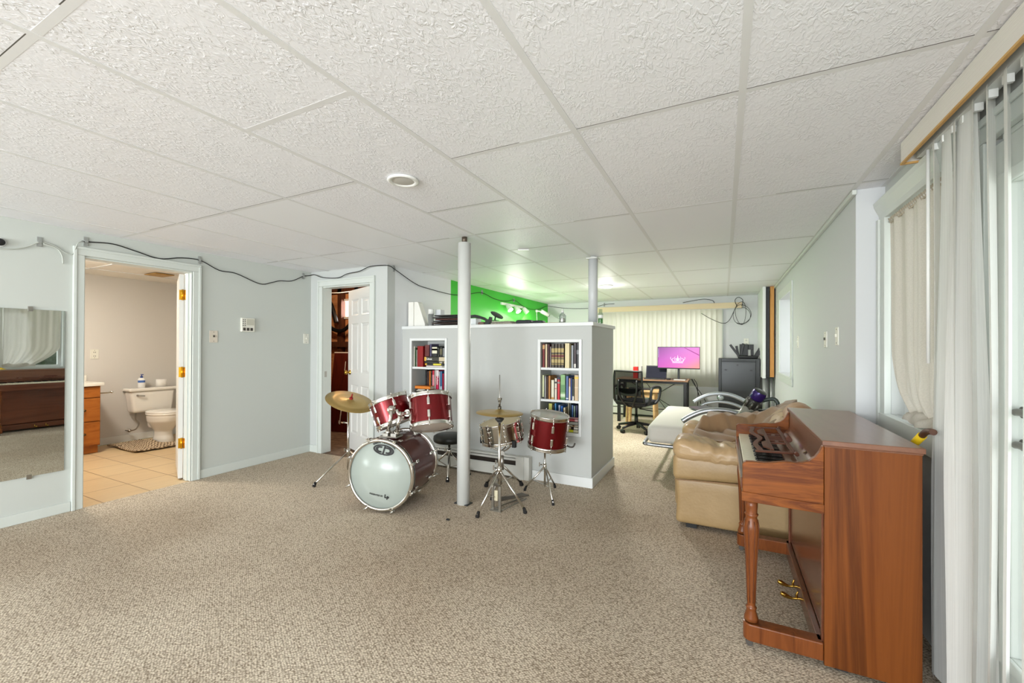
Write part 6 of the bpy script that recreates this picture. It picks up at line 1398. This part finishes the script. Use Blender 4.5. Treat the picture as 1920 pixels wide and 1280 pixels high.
# (y, angle at top, angle at bottom, width, lean at the bottom)
ST = [(2.228, 97, 96, 0.115, 0.0), (2.155, 80, 52, 0.127, -0.01), (2.08, 95, 94, 0.115, -0.03), (2.005, 69, 27, 0.127, -0.025), (1.925, 99, 104, 0.115, 0.02), (1.842, 101, 99, 0.115, 0.0), (1.76, 97, 97, 0.115, 0.0), (1.672, 98, 98, 0.115, 0.0), (1.585, 99, 99, 0.115, 0), (1.495, 100, 100, 0.115, 0), (1.40, 101, 101, 0.115, 0), (1.30, 102, 102, 0.115, 0), (1.20, 103, 103, 0.115, 0)]
fdir = Vector((-0.33, -0.944, 0))                                   # a strip at angle 0 faces the middle of the room
for i, (y, a0, a1, wd, ln) in enumerate(ST):
    def stp(u, v, y=y, a0=a0, a1=a1, wd=wd, ln=ln, i=i):
        t_ = min(1, v * 1.6); a = R_(a0 + (a1 - a0) * t_)
        d = Vector((0.944 * math.cos(a) - 0.33 * math.sin(a) * 0 , -0.33 * math.cos(a) + math.sin(a) * 0.944 * 0, 0))
        ux = Vector((0.944, -0.33, 0)); uy = fdir
        d = ux * math.cos(a) + uy * math.sin(a)
        q = (2 * u - 1) * wd / 2 * (1 + 0.06 * v)
        b = 0.010 * (1 - (2 * u - 1) ** 2)
        return Vector((0.747, y + ln * v, 2.085 - 2.06 * v)) + d * q + (ux * -math.sin(a) + uy * math.cos(a)) * b + Vector((0.004 * math.sin(v * 5 + i), 0.004 * math.sin(v * 4 + 2 * i), 0))
    part('fabric_strip', MB().grid(stp, 8, 26), m_strip, vs_, world=True)
    part('carrier', MB().box(0.735, 0.757, y - 0.006, y + 0.006, 2.06, 2.09), m_white, vs_, world=True)

# ------------------------------------------------------------------ doors
m_door = mat('door_white', (222, 221, 216), 0.4)
def panel_door(parent_name, M, wd, ht, th, panels, both=True):
    """leaf in local x (0..wd), z (0..ht); panels recessed with bevelled rims"""
    mb = MB(); t = th / 2
    xs = sorted(set([0, wd] + [q for p in panels for q in p[:2]])); zs = sorted(set([0, ht] + [q for p in panels for q in p[2:]]))
    for s_ in (-1, 1):
        for i in range(len(xs) - 1):
            for j in range(len(zs) - 1):
                if any(abs(xs[i] - p[0]) < 1e-6 and abs(zs[j] - p[2]) < 1e-6 for p in panels): continue
                q = [(xs[i], s_ * t, zs[j]), (xs[i + 1], s_ * t, zs[j]), (xs[i + 1], s_ * t, zs[j + 1]), (xs[i], s_ * t, zs[j + 1])]
                mb.add(q, [(0, 1, 2, 3)] if s_ < 0 else [(3, 2, 1, 0)])
        for (x0, x1, z0, z1) in panels:
            R = [(x0, x1, z0, z1, t), (x0 + 0.012, x1 - 0.012, z0 + 0.012, z1 - 0.012, t - 0.009), (x0 + 0.020, x1 - 0.020, z0 + 0.020, z1 - 0.020, t - 0.009), (x0 + 0.040, x1 - 0.040, z0 + 0.040, z1 - 0.040, t - 0.002)]
            vs = []
            for (a, b, c, d, yy) in R: vs += [(a, s_ * yy, c), (b, s_ * yy, c), (b, s_ * yy, d), (a, s_ * yy, d)]
            fs = []
            for k in range(3):
                for e in range(4):
                    e2 = (e + 1) % 4; f = (k * 4 + e, k * 4 + e2, k * 4 + 4 + e2, k * 4 + 4 + e); fs.append(f if s_ < 0 else f[::-1])
            fs.append((12, 13, 14, 15) if s_ < 0 else (15, 14, 13, 12))
            mb.add(vs, fs)
    mb.add([(0, -t, 0), (0, t, 0), (0, t, ht), (0, -t, ht)], [(0, 3, 2, 1)]); mb.add([(wd, -t, 0), (wd, t, 0), (wd, t, ht), (wd, -t, ht)], [(0, 1, 2, 3)])
    mb.add([(0, -t, ht), (wd, -t, ht), (wd, t, ht), (0, t, ht)], [(0, 1, 2, 3)]); mb.add([(0, -t, 0), (wd, -t, 0), (wd, t, 0), (0, t, 0)], [(3, 2, 1, 0)])
    return mb
def six(wd, ht):
    a0, a1, b0, b1 = 0.105, wd / 2 - 0.045, wd / 2 + 0.045, wd - 0.105
    P = []
    for (z0, z1) in ((0.20, 0.80), (0.95, 1.55), (1.65, ht - 0.12)):
        P += [(a0, a1, z0, z1), (b0, b1, z0, z1)]
    return P
# utility door: hinge at the right jamb, ajar into the utility room
hx, hy = -3.552, 3.59; ang = R_(157.9)
Md = Matrix.Translation((hx, hy, 0.012)) @ Matrix.Rotation(ang, 4, 'Z')
dw, dh = 0.735, 1.965
mb = panel_door('door_2', Md, dw, dh, 0.036, six(dw, dh)); 
mb.xf(Md); d2 = struct('door_2', mb, m_door)
kb = MB().lathe([(0.03, 0), (0.028, 0.006), (0.012, 0.012), (0.011, 0.03), (0.024, 0.04), (0.029, 0.055), (0.024, 0.068), (0.0, 0.072)], (dw - 0.065, 0.018, 0.945), (0, 1, 0), 20, False, False).lathe([(0.03, 0), (0.028, 0.006), (0.012, 0.012), (0.011, 0.03), (0.024, 0.04), (0.029, 0.055), (0.024, 0.068), (0.0, 0.072)], (dw - 0.065, -0.018, 0.945), (0, -1, 0), 20, False, False)
struct('knob', kb.xf(Md), m_brass, parent=d2)
struct('strike_plate', MB().box(-4.2985, -4.2955, 3.545, 3.575, 0.91, 0.98), m_chrome2, parent=d2)
# bathroom door: swung in beyond square, seen along its edge
hb_ = Vector((-4.652, 2.206, 0.012)); ang = R_(156.5)
Mb_ = Matrix.Translation(hb_) @ Matrix.Rotation(ang, 4, 'Z')
mb = panel_door('door_1', Mb_, 0.68, 1.955, 0.036, six(0.68, 1.955)); d1 = struct('door_1', mb.xf(Mb_), m_door)
for z in (0.30, 0.98, 1.72):
    struct('hinge', MB().box(XL - 0.118, XL - 0.080, 2.217, 2.222, z, z + 0.095).cyl((XL - 0.124, 2.208, z - 0.004), (XL - 0.124, 2.208, z + 0.099), 0.008, n=10).obox((XL - 0.134, 2.204, z + 0.0475), (0.004, 0.034, 0.095), Matrix.Rotation(R_(156.5), 3, 'Z')), mat('hinge_gold', (226, 170, 40), 0.25, 0.9), parent=d1)

# ------------------------------------------------------------------ bathroom
down('bath_light', (-5.9, 1.7, 2.14), (0, 0.15, -1), 16, (1, 0.92, 0.8), 0.3)
lamp('bath_spill', (-5.7, 1.5, 1.7), 8, (1, 0.92, 0.8), 0.15)
struct('baseboard_bath', MB().box(-7.15, -7.138, 2.38, 3.42, 0, 0.09).box(-7.138, XL - 0.13, 3.408, 3.42, 0, 0.09), m_trim)
mb = MB()
for x in (-6.6, -5.99, -5.38): mb.box(x - 0.012, x + 0.012, 0.3, 3.42, ZC - 0.006, ZC)
for y in (1.0, 2.2): mb.box(-7.15, XL - 0.12, y - 0.012, y + 0.012, ZC - 0.006, ZC)
struct('trim_16', mb, m_grid)
solo('ceiling_vent', MB().box(-6.47, -6.20, 2.66, 2.86, ZC - 0.018, ZC - 0.007).box(-6.45, -6.22, 2.68, 2.84, ZC - 0.022, ZC - 0.018), mat('vent_tan', (176, 138, 76), 0.5), 'tan square vent grille in the bathroom ceiling', 'vent', bev=0.002)
# vanity
m_oak = wood('oak_vanity', [(160, 90, 34), (178, 106, 44), (142, 76, 26)], (3, 3, 14), 0.35, 0.6)
vn = thing('bathroom_vanity', 'honey oak vanity with white top at the left inside the bathroom', 'cabinet', (-6.9, 1.8, 0))
VX, VY = -6.665, 2.33
part('body', MB().box(-7.13, VX - 0.02, 1.0, VY, 0.09, 0.80).box(-7.13, VX - 0.05, 1.0, VY - 0.01, 0.0, 0.09), m_oak, vn, 0.003, world=True)
for i, (z0, z1) in enumerate(((0.665, 0.785), (0.385, 0.655), (0.105, 0.375))):
    d_ = part('drawer', MB().box(VX - 0.02, VX, VY - 0.30, VY - 0.008, z0, z1), m_oak, vn, 0.005, world=True)
    if i: part('knob', MB().lathe([(0.006, 0), (0.006, 0.012), (0.015, 0.018), (0.016, 0.024), (0.0, 0.03)], (VX, VY - 0.155, (z0 + z1) / 2), (1, 0, 0), 14, False, False), mat('knob_bronze', (110, 84, 52), 0.35, 0.8), d_, world=True)
part('counter', MB().box(-7.145, VX + 0.025, 0.98, VY + 0.02, 0.80, 0.835).box(-7.145, -7.12, 0.98, VY + 0.02, 0.835, 0.91), mat('counter_white', (236, 232, 222), 0.25), vn, 0.004, world=True)
for i in range(2): part('door', MB().box(VX - 0.02, VX, 1.02 + i * 0.49, 1.49 + i * 0.49, 0.105, 0.785), m_oak, vn, 0.005, world=True)
solo('bathroom_mirror', MB().box(-7.148, -7.14, 1.1, 2.275, 1.08, 1.72), mat('mirror_frame', (96, 90, 82), 0.3, 0.5), 'edge of the mirror over the bathroom vanity', 'mirror')
t = thing('paper_holder', 'chrome toilet paper holder on the vanity side', 'holder', (-6.78, VY, 0.70))
part('arm', MB().tube(smooth_path([(0, 0.0, 0.0), (0, 0.04, 0.0), (0, 0.10, 0.0), (0, 0.135, 0.005)], 4), 0.009, 10).lathe([(0.02, 0), (0.02, 0.008)], (0, 0, 0), (0, 1, 0), 14).sphere((0, 0.14, 0.005), 0.015, 12), m_chrome, t)
# toilet
m_por = mat('porcelain', (240, 236, 228), 0.12, coat=0.4)
tl = thing('toilet', 'white two-piece toilet against the bathroom back wall', 'toilet', (-6.8, 2.98, 0))
def tk(q): 
    s_ = 1 - 0.12 * max(0, (0.66 - q.z) / 0.28); return Vector((q.x, 2.98 + (q.y - 2.98) * s_, q.z))
part('tank', MB().rbox(-7.125, -6.94, 2.72, 3.22, 0.385, 0.675, 0.035, disp=tk), m_por, tl, world=True)
part('tank_lid', MB().rbox(-7.135, -6.92, 2.70, 3.24, 0.672, 0.712, 0.016), m_por, tl, world=True)
part('flush_lever', MB().cyl((-6.94, 2.79, 0.62), (-6.915, 2.79, 0.62), 0.012, n=10).tube([(-6.915, 2.79, 0.62), (-6.91, 2.86, 0.61)], 0.008, 8), m_chrome2, tl, world=True)
def bowl(u, v):
    a = 2 * PI * u
    prof = [(0.115, 0.0), (0.112, 0.05), (0.10, 0.10), (0.10, 0.15), (0.14, 0.22), (0.185, 0.29), (0.195, 0.345), (0.195, 0.372)]
    q = v * (len(prof) - 1); i = min(int(q), len(prof) - 2); f = q - i
    r = prof[i][0] * (1 - f) + prof[i + 1][0] * f; z = prof[i][1] * (1 - f) + prof[i + 1][1] * f
    e = 1.32 if math.cos(a) > 0 else 1.0
    off = 0.02 * (z / 0.37)
    return Vector((-6.72 + off + r * e * math.cos(a), 2.98 + r * 0.92 * math.sin(a), z))
part('bowl', MB().grid(bowl, 40, 28, cu=True), m_por, tl, world=True)
def seat(u, v):
    a = 2 * PI * u; prof = [(0.198, 0.372), (0.204, 0.378), (0.204, 0.392), (0.20, 0.397), (0.20, 0.401), (0.204, 0.405), (0.20, 0.42), (0.15, 0.428), (0.0, 0.43)]
    q = v * 8; i = min(int(q), 7); f = q - i
    r = prof[i][0] * (1 - f) + prof[i + 1][0] * f; z = prof[i][1] * (1 - f) + prof[i + 1][1] * f
    e = 1.30 if math.cos(a) > 0 else 1.0
    return Vector((-6.70 + r * e * math.cos(a), 2.98 + r * 0.92 * math.sin(a), z))
part('seat', MB().grid(seat, 40, 16, cu=True), m_por, tl, world=True)
part('neck', MB().rbox(-7.0, -6.76, 2.91, 3.05, 0.16, 0.385, 0.05), m_por, tl, world=True)
part('water_line', MB().tube(smooth_path([(-7.0, 2.80, 0.385), (-7.0, 2.80, 0.30), (-6.99, 2.83, 0.24), (-7.0, 2.80, 0.17), (-7.05, 2.76, 0.15), (-7.13, 2.74, 0.15)], 5), 0.008, 8).sphere((-7.06, 2.755, 0.15), 0.022, 12, (1.3, 1, 1)), m_chrome2, tl, world=True)
t = thing('lotion_bottle', 'white pump bottle with blue cap on the toilet tank', 'bottle', (-7.03, 2.87, 0.713))
part('bottle', MB().lathe([(0.0, 0), (0.036, 0), (0.038, 0.006), (0.038, 0.115), (0.03, 0.13), (0.014, 0.134)], n=24, cap0=False), mat('bottle_white', (238, 238, 236), 0.3), t)
part('label', MB().lathe([(0.0385, 0.07), (0.0385, 0.10)], n=24, cap0=False, cap1=False), mat('label_blue', (70, 110, 180), 0.4), t)
part('pump', MB().cyl((0, 0, 0.134), (0, 0, 0.155), 0.015, n=14).cyl((0, 0, 0.155), (0, 0, 0.172), 0.006, n=8).box(-0.008, 0.035, -0.008, 0.008, 0.172, 0.182), mat('pump_blue', (40, 70, 150), 0.35), t)
mb = MB().lathe([(0.022, 0), (0.058, 0), (0.058, 0.10), (0.022, 0.10)], n=28, cap0=False, cap1=False).lathe([(0.022, 0.10), (0.022, 0.0)], n=28, cap0=False, cap1=False)
mb.xf(Matrix.Translation((-7.02, 3.09, 0.713)))
solo('toilet_roll', mb, mat('tissue', (240, 238, 234), 0.9), 'white toilet paper roll standing on the toilet tank', 'toilet roll')
def rug(u, v):
    x = -6.98 + 0.72 * u; y = 2.50 + (0.34 + 0.42 * u ** 5) * v
    z = 0.016 + 0.035 * max(0, math.sin(u * 7 + v * 5)) * math.exp(-((u - 0.45) / 0.3) ** 2) + 0.008 * math.sin(v * 17 + u * 4) ** 2
    return Vector((x + 0.03 * math.sin(v * 4), y, z))
def rugmat():
    m = mat('bath_mat_cloth', (150, 126, 98), 0.95)
    nt = m.node_tree; N = nt.nodes; L = nt.links
    tc = N.new('ShaderNodeTexCoord'); wv = N.new('ShaderNodeTexWave'); wv.inputs['Scale'].default_value = 13; wv.inputs['Distortion'].default_value = 3; wv.inputs['Detail Scale'].default_value = 2
    wv.bands_direction = 'DIAGONAL'
    L.new(tc.outputs['Object'], wv.inputs[0]); r = N.new('ShaderNodeValToRGB')
    r.color_ramp.elements[0].color = rgb((104, 82, 60)); r.color_ramp.elements[1].color = rgb((206, 186, 156))
    L.new(wv.outputs['Fac'], r.inputs[0]); L.new(r.outputs[0], N['Principled BSDF'].inputs['Base Color'])
    return m
solo('bath_mat', MB().grid(rug, 50, 40), rugmat(), 'rumpled brown patterned bath mat in front of the toilet', 'bath mat', solid=0.014)

# ------------------------------------------------------------------ utility room contents
wd = wood('painted_panel', [(62, 18, 12), (84, 28, 18), (46, 13, 9)], (6, 6, 1), 0.3)
t = thing('leaning_door', 'scuffed dark red wooden panel leaning in the utility room', 'panel', (-5.05, 4.55, 0), R_(14))
Mx = Matrix.Rotation(R_(-9), 4, 'X')
part('slab', MB().box(-0.32, 0.24, -0.02, 0.02, 0.0, 1.21).xf(Mx), wd, t, 0.004)
mb = MB(); rr = random.Random(3)
for i in range(26):
    x = rr.choice((-0.12, 0.06, 0.10, 0.2)) + rr.uniform(-0.02, 0.02); z = rr.uniform(0.05, 1.0); mb.box(x, x + rr.uniform(0.007, 0.018), -0.0225, -0.02, z, z + rr.uniform(0.04, 0.22))
mb.box(-0.32, 0.24, -0.0215, -0.02, 1.19, 1.205)
part('scuffs', mb.xf(Mx), mat('scuff_white', (214, 206, 196), 0.7), t)
P = smooth_path([(-6.25, 5.04, 2.25), (-6.1, 5.04, 2.17), (-5.97, 5.04, 2.0), (-5.875, 5.04, 1.81), (-5.83, 5.04, 1.68)], 6)
solo('hanging_hose', MB().tube(P, 0.035, 10), m_black, 'thick black hose hanging diagonally on the utility room studs', 'hose')
P = smooth_path([(-6.2, 5.04, 1.80), (-5.98, 5.04, 1.61), (-5.83, 5.04, 1.548), (-5.66, 5.04, 1.552), (-5.5, 5.04, 1.66), (-5.42, 5.04, 1.80)], 6)
solo('hanging_hose', MB().tube(P, 0.032, 10), m_black, 'right sagging black hose under the small utility window', 'hose')
solo('utility_cord', MB().tube(smooth_path([(-6.3, 4.6, 2.2), (-5.6, 4.6, 2.12), (-5.0, 4.55, 2.10), (-4.2, 4.5, 2.2)], 6), 0.006, 6), m_white, 'thin white cord strung under the utility room joists', 'cord')
